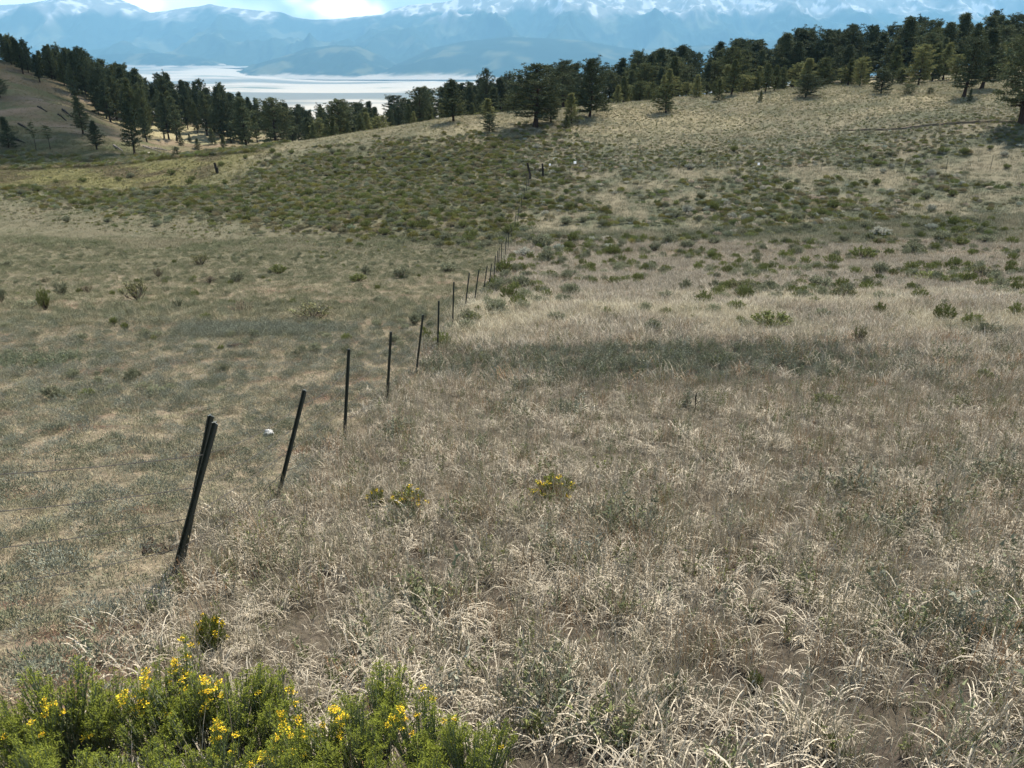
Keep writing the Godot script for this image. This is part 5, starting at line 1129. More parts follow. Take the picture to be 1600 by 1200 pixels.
# ---------------------------------------------------------------- shrubs
func make_shrub(kind: int, seed_: int) -> Array:
	# unit wide and unit tall; stems fan from the root crown
	rng.seed = 400 + kind * 31 + seed_ * 7
	var wood := Buf.new()
	var leaf := Buf.new()
	var bloom := Buf.new()
	var stems: int = [44, 56, 26, 30, 44, 60][kind]
	for n in stems:
		var az := rf(0, TAU)
		var out := sqrt(rf(0.0, 1.0))
		var top := sqrt(maxf(0.05, 1.0 - 0.72 * out * out)) * rf(0.68, 1.05)
		var root := Vector3(rf(-0.05, 0.05), -0.03, rf(-0.05, 0.05))
		var tip := Vector3(cos(az) * out * 0.5, top, sin(az) * out * 0.5)
		var mid := root.lerp(tip, 0.5) + Vector3(cos(az) * 0.06 * out + rf(-0.03, 0.03), -0.03, sin(az) * 0.06 * out + rf(-0.03, 0.03))
		tube(wood, [root, mid, tip], [0.016, 0.010, 0.004], 3, Color(1, 1, 1))
		if kind == 2 or kind == 3:
			for q in 4:
				var f0 := rf(0.4, 0.9)
				var p0 := mid.lerp(tip, f0 * 2.0 - 1.0) if f0 > 0.5 else root.lerp(mid, f0 * 2.0)
				tube(wood, [p0, p0 + Vector3(rf(-0.16, 0.16), rf(0.05, 0.22), rf(-0.16, 0.16))], [0.007, 0.003], 3, Color(1, 1, 1))
		var leaves: int = [46, 40, 22, 4, 46, 44][kind]
		var tone := rf(0.75, 1.25)
		for q in leaves:
			var f := lerpf([0.35, 0.35, 0.6, 0.7, 0.3, 0.3][kind], 1.0, sqrt(rf(0, 1)))
			var p := mid.lerp(tip, f * 2.0 - 1.0) if f > 0.5 else root.lerp(mid, f * 2.0)
			var spread := 0.055 if kind != 1 and kind != 5 else 0.035
			p += Vector3(rf(-1, 1), rf(-0.6, 0.8), rf(-1, 1)) * spread
			var up := (tip - mid).normalized()
			var along := (up * (0.3 if kind == 0 or kind == 4 else 0.9) + Vector3(rf(-1, 1), rf(-0.4, 1), rf(-1, 1)) * 0.7).normalized() * rf(0.05, 0.1)
			var across := along.cross(Vector3(rf(-1, 1), rf(-1, 1), rf(-1, 1))).normalized() * rf(0.010, 0.019)
			var w := rf(0.8, 1.2) * tone
			leaf.tri(p - across, p + across, p + along, Color(w * rf(0.9, 1.12), w, w * rf(0.85, 1.1)))
		if kind == 5 and rf(0, 1) < 0.32:
			for q in 16:
				var p := tip + Vector3(rf(-1, 1), rf(-0.7, 0.6), rf(-1, 1)) * 0.05
				var along := Vector3(rf(-1, 1), rf(-0.2, 1), rf(-1, 1)).normalized() * 0.035
				bloom.tri(p, p + along, p + along.cross(Vector3(rf(-1, 1), rf(-1, 1), 0.3)).normalized() * 0.03, Color(1, rf(0.75, 1.1), 1))
	return [wood.mesh(), leaf.mesh(), bloom.mesh() if kind == 5 else null]

func build_shrubs() -> void:
	var library := {}
	for kind in 6:
		for s in 3:
			library[kind * 10 + s] = make_shrub(kind, s)
	var leaf_mats := [mats.sage, mats.rabbit, mats.rabbit_pale, mats.twig_leaf, mats.silver, mats.front_leaf]
	var names := ["sagebrush", "rabbitbrush", "rabbitbrush", "dry_bush", "silver_sagebrush", "rabbitbrush"]
	rng.seed = 99
	var counter := 0
	for s in SHRUBS:
		var kind: int = s[4]
		counter += 1
		var src: Array = library[kind * 10 + counter % 3]
		var o := base(names[kind], on_ground(Vector2(s[0], s[1])))
		part("stems", src[0], mats.twig, o)
		part("foliage", src[1], leaf_mats[kind], o)
		if src[2]: part("flowers", src[2], mats.bloom, o).set_meta("kind", "stuff")
		o.scale = Vector3(s[2], s[3], s[2])
		o.rotation.y = rng.randf() * TAU
		var l: int = s[5]
		if l >= 0: tag(o, SHRUB_LABELS[l], "bush", "scattered bushes in the near fields")
		elif l == -2: tag(o, "green bush in the dense brush covering the slope left of fence", "bush", "dense brush left of the fence")
		else: tag(o, "bush on the far slope right of the wooden brace", "bush", "bushes on the far right slope")
	# uncounted brush on the slopes beyond the gully
	var sets := {}
	for k in [0, 1, 4]:
		for q in 2: sets[k * 10 + q] = PackedFloat32Array()
	rng.seed = 123
	for n in 72000:
		var d := sqrt(rf(50.0 * 50.0, 165.0 * 165.0))
		var x := rf(-0.78, 0.76) * d
		var z := -d
		if left_hill(x, z) > 0.5 and rf(0, 1) > 0.4: continue
		var b := patch_noise.get_noise_2d(x, z)
		var dens := 0.0
		var size := rf(0.25, 0.8)
		var g := gully_line(x) + 3.0 * b
		if x < fence_x(z) + 7.0 * b + rf(-3.0, 9.0) * smoothstep(60.0, 75.0, d) and d > g - 9.0 and d < 150.0:
			dens = smoothstep(-9.0, 9.0, d - g + 5.0 * clump_noise.get_noise_2d(x, z)) * (1.0 - smoothstep(104.0, 122.0, d + 12.0 * b - 0.15 * x))
			if x < -34.0 - 3.0 * b and d > 94.0 and d < 116.0: dens *= 0.12
			if dens < 0.3:
				dens = 0.4
				size *= 0.42
		elif x >= fence_x(z):
			dens = 0.46 * smoothstep(-0.25, 0.35, b + 0.25 * broad_noise.get_noise_2d(x, z)) * smoothstep(50.0, 62.0, d)
			dens = maxf(dens, 0.9 * blob(x, z, 24.0, -71.0, 9.0, 8.0))
			if d > 90.0:
				dens = maxf(0.9 * dens, 0.75)
				size *= lerpf(0.75, 0.40, smoothstep(90.0, 112.0, d))
		if d > 115.0 and x < -36.0:
			var foot := 1.0 - smoothstep(126.0, 136.0, d + 5.0 * b)
			dens = maxf(dens * 0.4, 0.95 * foot)
			if foot > 0.3: size = rf(0.5, 1.1)
		if rf(0, 1) > dens: continue
		var kind := 1 if rf(0, 1) < 0.5 else 0
		if x > 0 and rf(0, 1) < 0.12: kind = 4
		push(sets[kind * 10 + rng.randi() % 2], Vector3(x, ground(x, z), z), rf(0, TAU), Vector3(size * rf(0.8, 1.6), size * rf(0.4, 0.75), size * rf(0.8, 1.4)), shade(Color(1, 1, 1).lerp(Color(1.35, 1.0, 0.9), rf(-0.3, 0.7)), rf(0.65, 1.25)))
	# smaller brush in the near fields
	for n in 6400:
		var d := sqrt(rf(13.0 * 13.0, 62.0 * 62.0))
		var x := rf(-0.74, 0.74) * d
		var z := -d
		var b := patch_noise.get_noise_2d(x, z) + 0.5 * clump_noise.get_noise_2d(x, z)
		var right := x > fence_x(z)
		var dens := (1.0 * smoothstep(-0.2, 0.35, b) * smoothstep(16.0, 36.0, d) if right else 0.6 * smoothstep(-0.1, 0.4, b))
		if rf(0, 1) > dens: continue
		var size := rf(0.2, 0.75) if right else rf(0.12, 0.40)
		var kind := 1 if rf(0, 1) < (0.45 if right else 0.15) else 0
		push(sets[kind * 10 + rng.randi() % 2], Vector3(x, ground(x, z), z), rf(0, TAU), Vector3(size, size * rf(0.5, 0.9), size), shade(Color(1, 1, 1), rf(0.7, 1.2)))
	for key in sets:
		var kind: int = key / 10
		var wood_leaf: Array = library[key]
		var o := copies("brush", wood_leaf[1], leaf_mats[kind], sets[key])
		tag(o, ["grey green small sagebrush mass on the far slopes", "green small rabbitbrush mass on the far slopes", "", "", "silvery small brush mass on the far right slope"][kind], "brush", "", "stuff")

func push(a: PackedFloat32Array, p: Vector3, turn: float, s: Vector3, col: Color, tilt := 0.0) -> void:
	var b := Basis(Vector3.UP, turn)
	if tilt != 0.0: b = Basis(Vector3(cos(turn * 3.0), 0, sin(turn * 3.0)), tilt) * b
	b = b.scaled_local(s)
	a.append_array([b.x.x, b.y.x, b.z.x, p.x, b.x.y, b.y.y, b.z.y, p.y, b.x.z, b.y.z, b.z.z, p.z, col.r, col.g, col.b, 1.0])

func copies(called: String, m: Mesh, mtl: Material, a: PackedFloat32Array) -> MultiMeshInstance3D:
	var mm := MultiMesh.new()
	mm.transform_format = MultiMesh.TRANSFORM_3D
	mm.use_colors = true
	mm.mesh = m
	mm.instance_count = a.size() / 16
	mm.buffer = a
	var o := MultiMeshInstance3D.new()
	o.name = numbered(called)
	o.multimesh = mm
	o.material_override = mtl
	add_child(o)
	return o

# ---------------------------------------------------------------- grass
func blade(b: Buf, root: Vector3, az: float, length: float, width: float, lean: float, curl: float, segs: int, col: Color) -> Vector3:
	var p := root
	var side := Vector3(-sin(az), 0, cos(az))
	var prev_l := p - side * width * 0.5
	var prev_r := p + side * width * 0.5
	for i in segs:
		var t := (i + 1.0) / segs
		var ang := lean + curl * pow(t, 1.6)
		p += Vector3(cos(az) * sin(ang), cos(ang), sin(az) * sin(ang)) * (length / segs)
		var w := width * (1.0 - 0.85 * t) * 0.5
		if i == segs - 1:
			b.tri(prev_l, prev_r, p, col)
		else:
			var l := p - side * w
			var r := p + side * w
			b.quad(prev_l, prev_r, r, l, col)
			prev_l = l; prev_r = r
	return p

func make_tuft(kind: String, seed_: int) -> ArrayMesh:
	rng.seed = 5000 + seed_ * 13 + kind.hash() % 1000
	var b := Buf.new()
	match kind:
		"curl":
			for n in 13:
				var w := rf(0.5, 1.15)
				var pale := rf(0, 1) < 0.33
				var col := Color(w, w, w) if not pale else Color(1.65, 1.76, 1.95)
				blade(b, Vector3(rf(-0.05, 0.05), -0.01, rf(-0.05, 0.05)), rf(0, TAU), rf(0.10, 0.27), rf(0.004, 0.0095), rf(0.0, 0.6), rf(0.6, 3.6), 6, col)
		"stem":
			for n in 11:
				var w := rf(0.65, 1.2)
				var root := Vector3(rf(-0.06, 0.06), -0.01, rf(-0.06, 0.06))
				var az := rf(0, TAU)
				var tip := blade(b, root, az, rf(0.16, 0.36), rf(0.0028, 0.005), rf(0.0, 0.3), rf(0.0, 0.7), 4, Color(w, w, w))
				if rf(0, 1) < 0.5:
					for q in 7:
						var p := tip - Vector3(0, 0.011 * q, 0) + Vector3(rf(-0.003, 0.003), 0, rf(-0.003, 0.003))
						var e := Vector3(rf(-0.008, 0.008), rf(0.006, 0.014), rf(-0.008, 0.008))
						b.tri(p, p + e, p + Vector3(0.003, 0.006, -0.003), Color(w * 1.25, w * 1.2, w * 1.15))
		"short":
			for n in 26:
				var w := rf(0.7, 1.3)
				blade(b, Vector3(rf(-0.11, 0.11), -0.005, rf(-0.11, 0.11)), rf(0, TAU), rf(0.03, 0.09), rf(0.0035, 0.0065), rf(0.1, 0.9), rf(0.2, 1.2), 3, Color(w, w, w))
		"mat":
			for n in 300:
				var az := rf(0, TAU)
				var r := sqrt(rf(0, 1)) * 0.13
				var y := 0.125 * (1.0 - pow(r / 0.14, 2.0)) * rf(0.2, 1.1)
				var p := Vector3(cos(az) * r, y, sin(az) * r)
				var along := Vector3(cos(az) * rf(-0.2, 1), rf(0.2, 1.2), sin(az) * rf(-0.2, 1)).normalized() * rf(0.012, 0.028)
				var across := along.cross(Vector3(rf(-1, 1), rf(-1, 1), rf(-1, 1))).normalized() * rf(0.0015, 0.0034)
				var w := rf(0.65, 1.3)
				b.tri(p - across, p + across, p + along, Color(w, w, w))
		"far":
			for n in 30:
				var w := rf(0.5, 1.3) if rf(0, 1) < 0.75 else 1.8
				blade(b, Vector3(rf(-0.22, 0.22), -0.02, rf(-0.22, 0.22)), rf(0, TAU), rf(0.12, 0.34), rf(0.007, 0.013), rf(0.0, 0.5), rf(0.2, 1.4), 3, Color(w, w, w))
		"forb":
			for n in 6:
				var az := rf(0, TAU)
				var tip := blade(b, Vector3(rf(-0.03, 0.03), -0.01, rf(-0.03, 0.03)), az, rf(0.12, 0.24), 0.004, rf(0.0, 0.5), 0.2, 3, Color(0.8, 0.8, 0.8))
				for q in 12:
					var p := tip * rf(0.25, 1.0)
					var along := Vector3(rf(-1, 1), rf(0, 1), rf(-1, 1)).normalized() * rf(0.018, 0.035)
					var across := along.cross(Vector3(rf(-1, 1), rf(-1, 1), rf(-1, 1))).normalized() * rf(0.003, 0.006)
					var w := rf(0.75, 1.25)
					b.tri(p - across, p + across, p + along, Color(w, w, w))
	return b.mesh()

func build_grass() -> void:
	var kinds := ["curl", "stem", "short", "mat", "far", "forb"]
	var variants := 4
	var lib := {}
	var sets := {}
	for k in kinds:
		for s in variants:
			lib[k + str(s)] = make_tuft(k, s)
			sets[k + str(s)] = PackedFloat32Array()
	rng.seed = 2024
	var bands := [[1.7, 7.0, 17000], [7.0, 14.0, 30500], [14.0, 28.0, 46500], [28.0, 64.0, 63000], [60.0, 150.0, 80000], [118.0, 215.0, 26000]]
	for band in bands:
		for n in int(band[2]):
			var d := sqrt(rf(band[0] * band[0], band[1] * band[1]))
			var x := rf(-1, 1) * (0.74 * d + 2.4)
			var z := -d
			var b := patch_noise.get_noise_2d(x, z)
			var c := clump_noise.get_noise_2d(x, z)
			var e := fine_noise.get_noise_2d(x, z)
			var side := x - fence_x(z) + 0.35 * c
			var kind := ""
			var col := Color(0.3, 0.25, 0.17)
			var s := rf(0.75, 1.25)
			if d < gully_line(x) + 4.0 * b:
				if side > rf(-0.3, 0.3):
					var blue := maxf(1.15 * blob(x, z, 3.4, -16.6, 6.8, 2.5), lerpf(0.3, 0.7, smoothstep(6.0, 14.0, d)) * smoothstep(0.25, 0.5, 0.4 * b + 0.8 * c))
					if d < 30.0 and rf(0, 1) > 0.2 + 1.3 * smoothstep(-0.45, 0.4, 0.5 * c + 0.8 * e): continue
					s *= 1.0 + 0.45 * c + 0.5 * e
					var straw := smoothstep(19.0, 22.0, d) * (1.0 - smoothstep(30.0, 34.0, d))
					var mauve := smoothstep(31.0, 36.0, d)
					var pick := rf(0, 1)
					if pick < blue * 0.75:
						kind = "forb" if rf(0, 1) < 0.6 else "mat"
						col = mixc(Color(0.215, 0.220, 0.165), Color(0.125, 0.135, 0.072), rf(0, 1))
						s *= rf(0.7, 1.4)
					elif pick < 0.56 + 0.35 * c:
						kind = "curl"
						col = mixc(Color(0.500, 0.440, 0.330), Color(0.280, 0.240, 0.170), rf(0, 1))
					elif pick < 0.93:
						kind = "stem"
						col = mixc(Color(0.410, 0.350, 0.245), Color(0.190, 0.156, 0.112), rf(0, 1))
						if rf(0, 1) < 0.10 + 0.25 * smoothstep(0.2, 0.5, c): col = Color(0.310, 0.190, 0.100)
						if rf(0, 1) < 0.22: col = mixc(col, Color(0.190, 0.185, 0.100), 0.8)
					else:
						kind = "forb"
						col = mixc(Color(0.160, 0.175, 0.105), Color(0.140, 0.150, 0.050), rf(0, 1))
					col = mixc(col, Color(0.520, 0.460, 0.310), 0.65 * straw * smoothstep(-0.4, 0.2, b))
					col = mixc(col, Color(0.255, 0.222, 0.158), 0.55 * mauve * smoothstep(-0.2, 0.3, -b))
					if d > 14.0 and kind != "forb" and kind != "mat": kind = "far" if d > 26.0 or rf(0, 1) < 0.35 else kind
					if d > 26.0: s *= 1.05
					if d < 4.2 and side < 1.6: s *= 0.8
				else:
					var lush := smoothstep(-0.2, 0.3, 0.15 * b + 0.22 * c + 1.0 * e + 0.3 * smoothstep(30.0, 50.0, d) + 0.08)
					var offered: float = band[2] / (0.74 * (band[1] * band[1] - band[0] * band[0]) + 4.8 * (band[1] - band[0]))
					var cushions := lerpf(9.0, 40.0, lush) * lerpf(1.0, 0.22, smoothstep(18.0, 36.0, d))
					var blades := lerpf(40.0, 70.0, lush) * lerpf(1.0, 0.4, smoothstep(20.0, 40.0, d))
					var roll := rf(0, 1) * (offered if d < 58.0 else 1.0)
					if roll < cushions:
						kind = "mat"
						col = mixc(Color(0.250, 0.258, 0.205), Color(0.135, 0.145, 0.085), rf(0, 1))
						if rf(0, 1) < 0.12: col = Color(0.290, 0.240, 0.160)
						s = rf(0.5, 1.05) + rf(0.0, 0.7) * lush
						if d > 24.0: s *= 1.25
					elif roll < cushions + blades:
						kind = "short"
						col = mixc(Color(0.410, 0.350, 0.225), Color(0.200, 0.190, 0.100), rf(0, 0.7) + 0.35 * lush)
						if d > 24.0: s *= 1.7
					else:
						continue
					if kind == "mat": col = mixc(col, mixc(Color(0.200, 0.205, 0.120), Color(0.150, 0.160, 0.075), rf(0, 1)), 0.8 * smoothstep(18.0, 34.0, d))
					if d > 58.0:
						kind = "far"
						s = rf(0.7, 1.15)
						col = mixc(Color(0.270, 0.240, 0.150), Color(0.135, 0.145, 0.072), smoothstep(-0.3, 0.3, b + 0.5 * c + rf(-0.3, 0.4)))
					if kind == "short" and rf(0, 1) < 0.05: kind = "stem"
					var green := maxf(blob(x, z, -12.0, -17.6, 1.6, 1.2), 0.0)
					if green > 0.3 and rf(0, 1) < 0.7:
						kind = "forb"; s = rf(0.8, 1.4); col = Color(0.165, 0.185, 0.115)
					if blob(x, z, -7.9, -22.4, 2.6, 1.2) > 0.4 and rf(0, 1) < 0.6:
						kind = "mat"; s = rf(1.3, 2.2); col = Color(0.225, 0.230, 0.165)
			else:
				if d > 150.0 and left_hill(x, z) < 0.5: continue
				kind = "far"
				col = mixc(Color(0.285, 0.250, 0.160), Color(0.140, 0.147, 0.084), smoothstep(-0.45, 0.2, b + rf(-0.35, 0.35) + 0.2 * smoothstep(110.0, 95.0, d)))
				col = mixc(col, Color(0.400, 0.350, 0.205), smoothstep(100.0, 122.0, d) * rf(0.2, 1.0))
				if x < -34.0 and d > 94.0 and d < 116.0:
					col = mixc(Color(0.220, 0.205, 0.085), Color(0.130, 0.110, 0.055), smoothstep(-0.1, 0.3, b))
				if left_hill(x, z) > 0.5: col = mixc(Color(0.250, 0.195, 0.115), Color(0.135, 0.145, 0.065), rf(0, 0.7) + 0.5 * smoothstep(165.0, 130.0, d))
				s *= rf(0.8, 1.5)
			col = shade(col, rf(0.8, 1.2) * (1.0 + 0.2 * e))
			push(sets[kind + str(rng.randi() % variants)], Vector3(x, ground(x, z), z), rf(0, TAU), Vector3(s, s * rf(0.8, 1.2), s), col, rf(-0.2, 0.2))
	var words := {"curl": "dry pale curled grass covering the field right of the fence", "stem": "thin brown upright grass stems in the dry field", "short": "short grazed tan grass left of the fence", "mat": "grey green fringed sage mats in the grazed pasture", "far": "dry tan bunch grass on the farther slopes", "forb": "small leafy green herbs among the grass"}
	var mm := {"curl": mats.grass, "stem": mats.grass, "short": mats.grass, "mat": mats.herb, "far": mats.grass, "forb": mats.herb}
	for k in kinds:
		for s in variants:
			if sets[k + str(s)].size() > 0:
				tag(copies("grass" if k != "mat" and k != "forb" else "ground_cover", lib[k + str(s)], mm[k], sets[k + str(s)]), words[k], "grass", "", "stuff")

# ---------------------------------------------------------------- foreground rabbitbrush
func make_front_bush(seed_: int, blooming: float) -> Array:
	rng.seed = 900 + seed_ * 41
	var wood := Buf.new()
	var leaf := Buf.new()
	var bloom := Buf.new()
	var plumes := []
	for n in 7:
		var pa := n * 2.4 + rf(-0.5, 0.5)
		var pr := sqrt((n + 0.3) / 7.0) * 0.17
		plumes.append([Vector3(cos(pa) * pr, rf(0.66, 1.0), sin(pa) * pr), rf(0, 1) < blooming])
	for n in 168:
		var plume: Array = plumes[n % 7]
		var centre: Vector3 = plume[0]
		var az := rf(0, TAU)
		var out := sqrt(rf(0, 1))
		var root := Vector3(centre.x * 0.35 + rf(-0.02, 0.02), -0.03, centre.z * 0.35 + rf(-0.02, 0.02))
		var tip := Vector3(centre.x + cos(az) * out * 0.06, centre.y * (1.0 - 0.34 * out) * rf(0.88, 1.04), centre.z + sin(az) * out * 0.06)
		var mid := root.lerp(tip, 0.5) + Vector3(rf(-0.015, 0.015), 0, rf(-0.015, 0.015))
		tube(wood, [root, mid, tip], [0.0030, 0.0022, 0.0010], 3, Color(1, 1, 1))
		var tone := rf(0.75, 1.25)
		for q in 46:
			var f := lerpf(0.25, 1.0, pow(rf(0, 1), 0.7))
			var p := mid.lerp(tip, f * 2.0 - 1.0) if f > 0.5 else root.lerp(mid, f * 2.0)
			var a := rf(0, TAU)
			var lean := rf(0.08, 0.45)
			var along := Vector3(cos(a) * sin(lean), cos(lean), sin(a) * sin(lean)) * rf(0.022, 0.045)
			var across := Vector3(-sin(a), 0, cos(a)) * rf(0.0010, 0.0018)
			var young := smoothstep(0.8, 1.0, f)
			var col := Color(tone * lerpf(0.85, 1.9, young), tone * lerpf(0.95, 1.65, young), tone * lerpf(1.15, 0.7, young))
			var k := p + along * 0.55
			leaf.quad(p - across * 0.5, p + across * 0.5, k + across, k - across, col)
			leaf.tri(k - across, k + across, p + along + Vector3(0, -0.003, 0), col)
		for q in 16:
			var p := tip + Vector3(rf(-1, 1), rf(-1.4, 0.6), rf(-1, 1)) * 0.013
			var along := Vector3(rf(-1, 1), rf(0.3, 1.2), rf(-1, 1)).normalized() * rf(0.008, 0.016)
			leaf.tri(p, p + along, p + along * 0.5 + Vector3(rf(-1, 1), 0, rf(-1, 1)) * 0.004, Color(2.3, 1.9, 0.7))
		if rf(0, 1) < (0.42 if plume[1] else 0.2 * blooming):
			for q in 30:
				var p := tip + Vector3(rf(-1, 1), rf(-1.6, 0.8), rf(-1, 1)) * 0.011
				var along := Vector3(rf(-1, 1), rf(0, 1.2), rf(-1, 1)).normalized() * rf(0.006, 0.011)
				bloom.tri(p, p + along, p + along.cross(Vector3(rf(-1, 1), rf(-1, 1), 0.3)).normalized() * 0.005 + along * 0.6, Color(1, rf(0.7, 1.1), 1))
	return [wood.mesh(), leaf.mesh(), bloom.mesh() if bloom.v.size() > 0 else null]

func build_front_bushes() -> void:
	var lib := []
	for s in 6: lib.append(make_front_bush(s, [0.0, 0.08, 0.42, 0.0, 0.24, 0.12][s]))
	var pick := [4, 1, 5, 3, 2, 1, 0, 4, 2, 5, 0, 4, 1, 5, 3, 1, 5]
	var labels := ["rabbitbrush with orange yellow bloom at the bottom left frame corner", "tall green rabbitbrush second from the bottom left corner", "green rabbitbrush with few yellow tips, third from the left corner", "plain green rabbitbrush just left of the most flowered one",
		"most flowered tall rabbitbrush with yellow heads, bottom left row", "green rabbitbrush right behind the most flowered one", "dark green rabbitbrush without flowers in middle of bottom row", "low front rabbitbrush with two yellow heads at bottom edge",
		"rabbitbrush with bright yellow crown right of the dark green one", "short rabbitbrush with orange tips beside the tallest green dome", "tallest plain green dome rabbitbrush near right end of row", "rabbitbrush with yellow side cluster right of the tallest dome",
		"last thin rabbitbrush at the right end of bottom row", "low rabbitbrush at bottom edge under the bright yellow crown", "low plain rabbitbrush at bottom edge under the plain green one", "low rabbitbrush at the bottom edge near left corner", "low rabbitbrush at bottom edge under the tallest dome"]
	rng.seed = 31
	for i in FRONT_BUSHES.size():
		var f: Array = FRONT_BUSHES[i]
		var src: Array = lib[pick[i]]
		var o := base("rabbitbrush", on_ground(Vector2(f[0], f[1])))
		part("stems", src[0], mats.green_stem, o)
		part("foliage", src[1], mats.front_leaf, o)
		if src[2]: part("flowers", src[2], mats.bloom, o).set_meta("kind", "stuff")
		o.scale = Vector3(f[3], f[2], f[3])
		o.rotation.y = rng.randf() * TAU
		tag(o, labels[i], "bush", "flowering rabbitbrush along the bottom edge")
	# seed stalks rising through the bushes
	var places := [Vector2(-1.25, -2.45), Vector2(-1.0, -2.5), Vector2(-1.6, -2.6), Vector2(-1.1, -2.2)]
	for i in places.size():
		var b := Buf.new()
		rng.seed = 60 + i
		var top := Vector3(rf(-0.04, 0.08), rf(0.62, 0.8), rf(-0.04, 0.04))
		tube(b, [Vector3(0, -0.03, 0), top * 0.55 + Vector3(0.01, 0, 0), top], [0.002, 0.0017, 0.001], 4, Color(0.8, 0.75, 0.7))
		for q in 90:
			var f := rf(0.8, 1.0)
			var p := top * f + Vector3(rf(-1, 1), 0, rf(-1, 1)) * 0.006
			var al := Vector3(rf(-0.5, 0.5), 1, rf(-0.5, 0.5)).normalized() * rf(0.012, 0.02)
			b.tri(p, p + al, p + al * 0.5 + Vector3(rf(-1, 1), 0, rf(-1, 1)) * 0.004, Color(1.3, 1.25, 1.2))
		var o := part("seed_stalk", b.mesh(), mats.straw, self)
		o.position = on_ground(places[i])
		tag(o, "pale dry grass seed stalk standing up among the bottom rabbitbrush", "grass stalk", "seed stalks among the rabbitbrush")

# ---------------------------------------------------------------- fences
func t_post(parent: Node, x: float, z: float, lean: Vector3, turn: float) -> Array:
	var root := Vector3(x, ground(x, z), z)
	var hgt := lean.length()
	var y := lean.normalized()
	var xx := Vector3(cos(turn), 0, sin(turn))
	var zz := xx.cross(y).normalized()
	xx = y.cross(zz).normalized()
	var b := Buf.new()
	var w := 0.021
	var t := 0.004
	# T section: flange across zz, web along +xx
	var outline := [Vector2(-t, -w), Vector2(t, -w), Vector2(t, -t), Vector2(0.036, -t * 0.8), Vector2(0.036, t * 0.8), Vector2(t, t), Vector2(t, w), Vector2(-t, w)]
	for k in outline.size():
		var p: Vector2 = outline[k]
		var q: Vector2 = outline[(k + 1) % outline.size()]
		var lo := -y * 0.3
		b.quad(xx * p.x + zz * p.y + lo, xx * q.x + zz * q.y + lo, xx * q.x + zz * q.y + y * hgt, xx * p.x + zz * p.y + y * hgt, Color(1, 1, 1))
	b.quad(xx * -t + zz * -w + y * hgt, xx * t + zz * -w + y * hgt, xx * t + zz * w + y * hgt, xx * -t + zz * w + y * hgt, Color(1, 1, 1))
	b.quad(xx * t + zz * -t + y * hgt, xx * 0.036 + zz * -t + y * hgt, xx * 0.036 + zz * t + y * hgt, xx * t + zz * t + y * hgt, Color(1, 1, 1))
	var o := part("fence_post", b.mesh(), mats.post, parent)
	o.position = root
	var st := Buf.new()
	var n := int(hgt / 0.054)
	for k in n:
		var c := y * (0.05 + k * 0.054) - xx * t
		var e := [c + zz * 0.008 - y * 0.011, c - zz * 0.008 - y * 0.011, c - zz * 0.008 + y * 0.011, c + zz * 0.008 + y * 0.011]
		var tip := [c - xx * 0.010 + zz * 0.006 - y * 0.005, c - xx * 0.010 - zz * 0.006 - y * 0.005, c - xx * 0.010 - zz * 0.006 + y * 0.004, c - xx * 0.010 + zz * 0.006 + y * 0.004]
		for m in 4: st.quad(e[m], e[(m + 1) % 4], tip[(m + 1) % 4], tip[m], Color(1, 1, 1))
		st.quad(tip[0], tip[1], tip[2], tip[3], Color(1, 1, 1))
	part("studs", st.mesh(), mats.post, o)
	return [root, y, hgt, xx]

func wire_strand(parent: Node, points: Array, barbs: float, seed_: int) -> void:
	rng.seed = seed_
	var b := Buf.new()
	for i in points.size() - 1:
		var p: Vector3 = points[i]
		var q: Vector3 = points[i + 1]
		var sag := rf(0.02, 0.12)
		var path := []
		var rad := []
		for k in 9:
			var t := k / 8.0
			path.append(p.lerp(q, t) - Vector3(0, sag * 4.0 * t * (1.0 - t), 0))
			rad.append(0.003)
		tube(b, path, rad, 4, Color(1, 1, 1))
		if -p.z < barbs:
			var count := int(p.distance_to(q) / 0.12)
			for m in count:
				var t := (m + 0.5) / count
				var c := p.lerp(q, t) - Vector3(0, sag * 4.0 * t * (1.0 - t), 0)
				for w in 2:
					var e := Vector3(rf(-1, 1), rf(-1, 1), rf(-1, 1)).normalized() * 0.014
					tube(b, [c - e, c + e], [0.0011, 0.0007], 3, Color(1, 1, 1))
	part("barbed_wire", b.mesh(), mats.wire, parent)

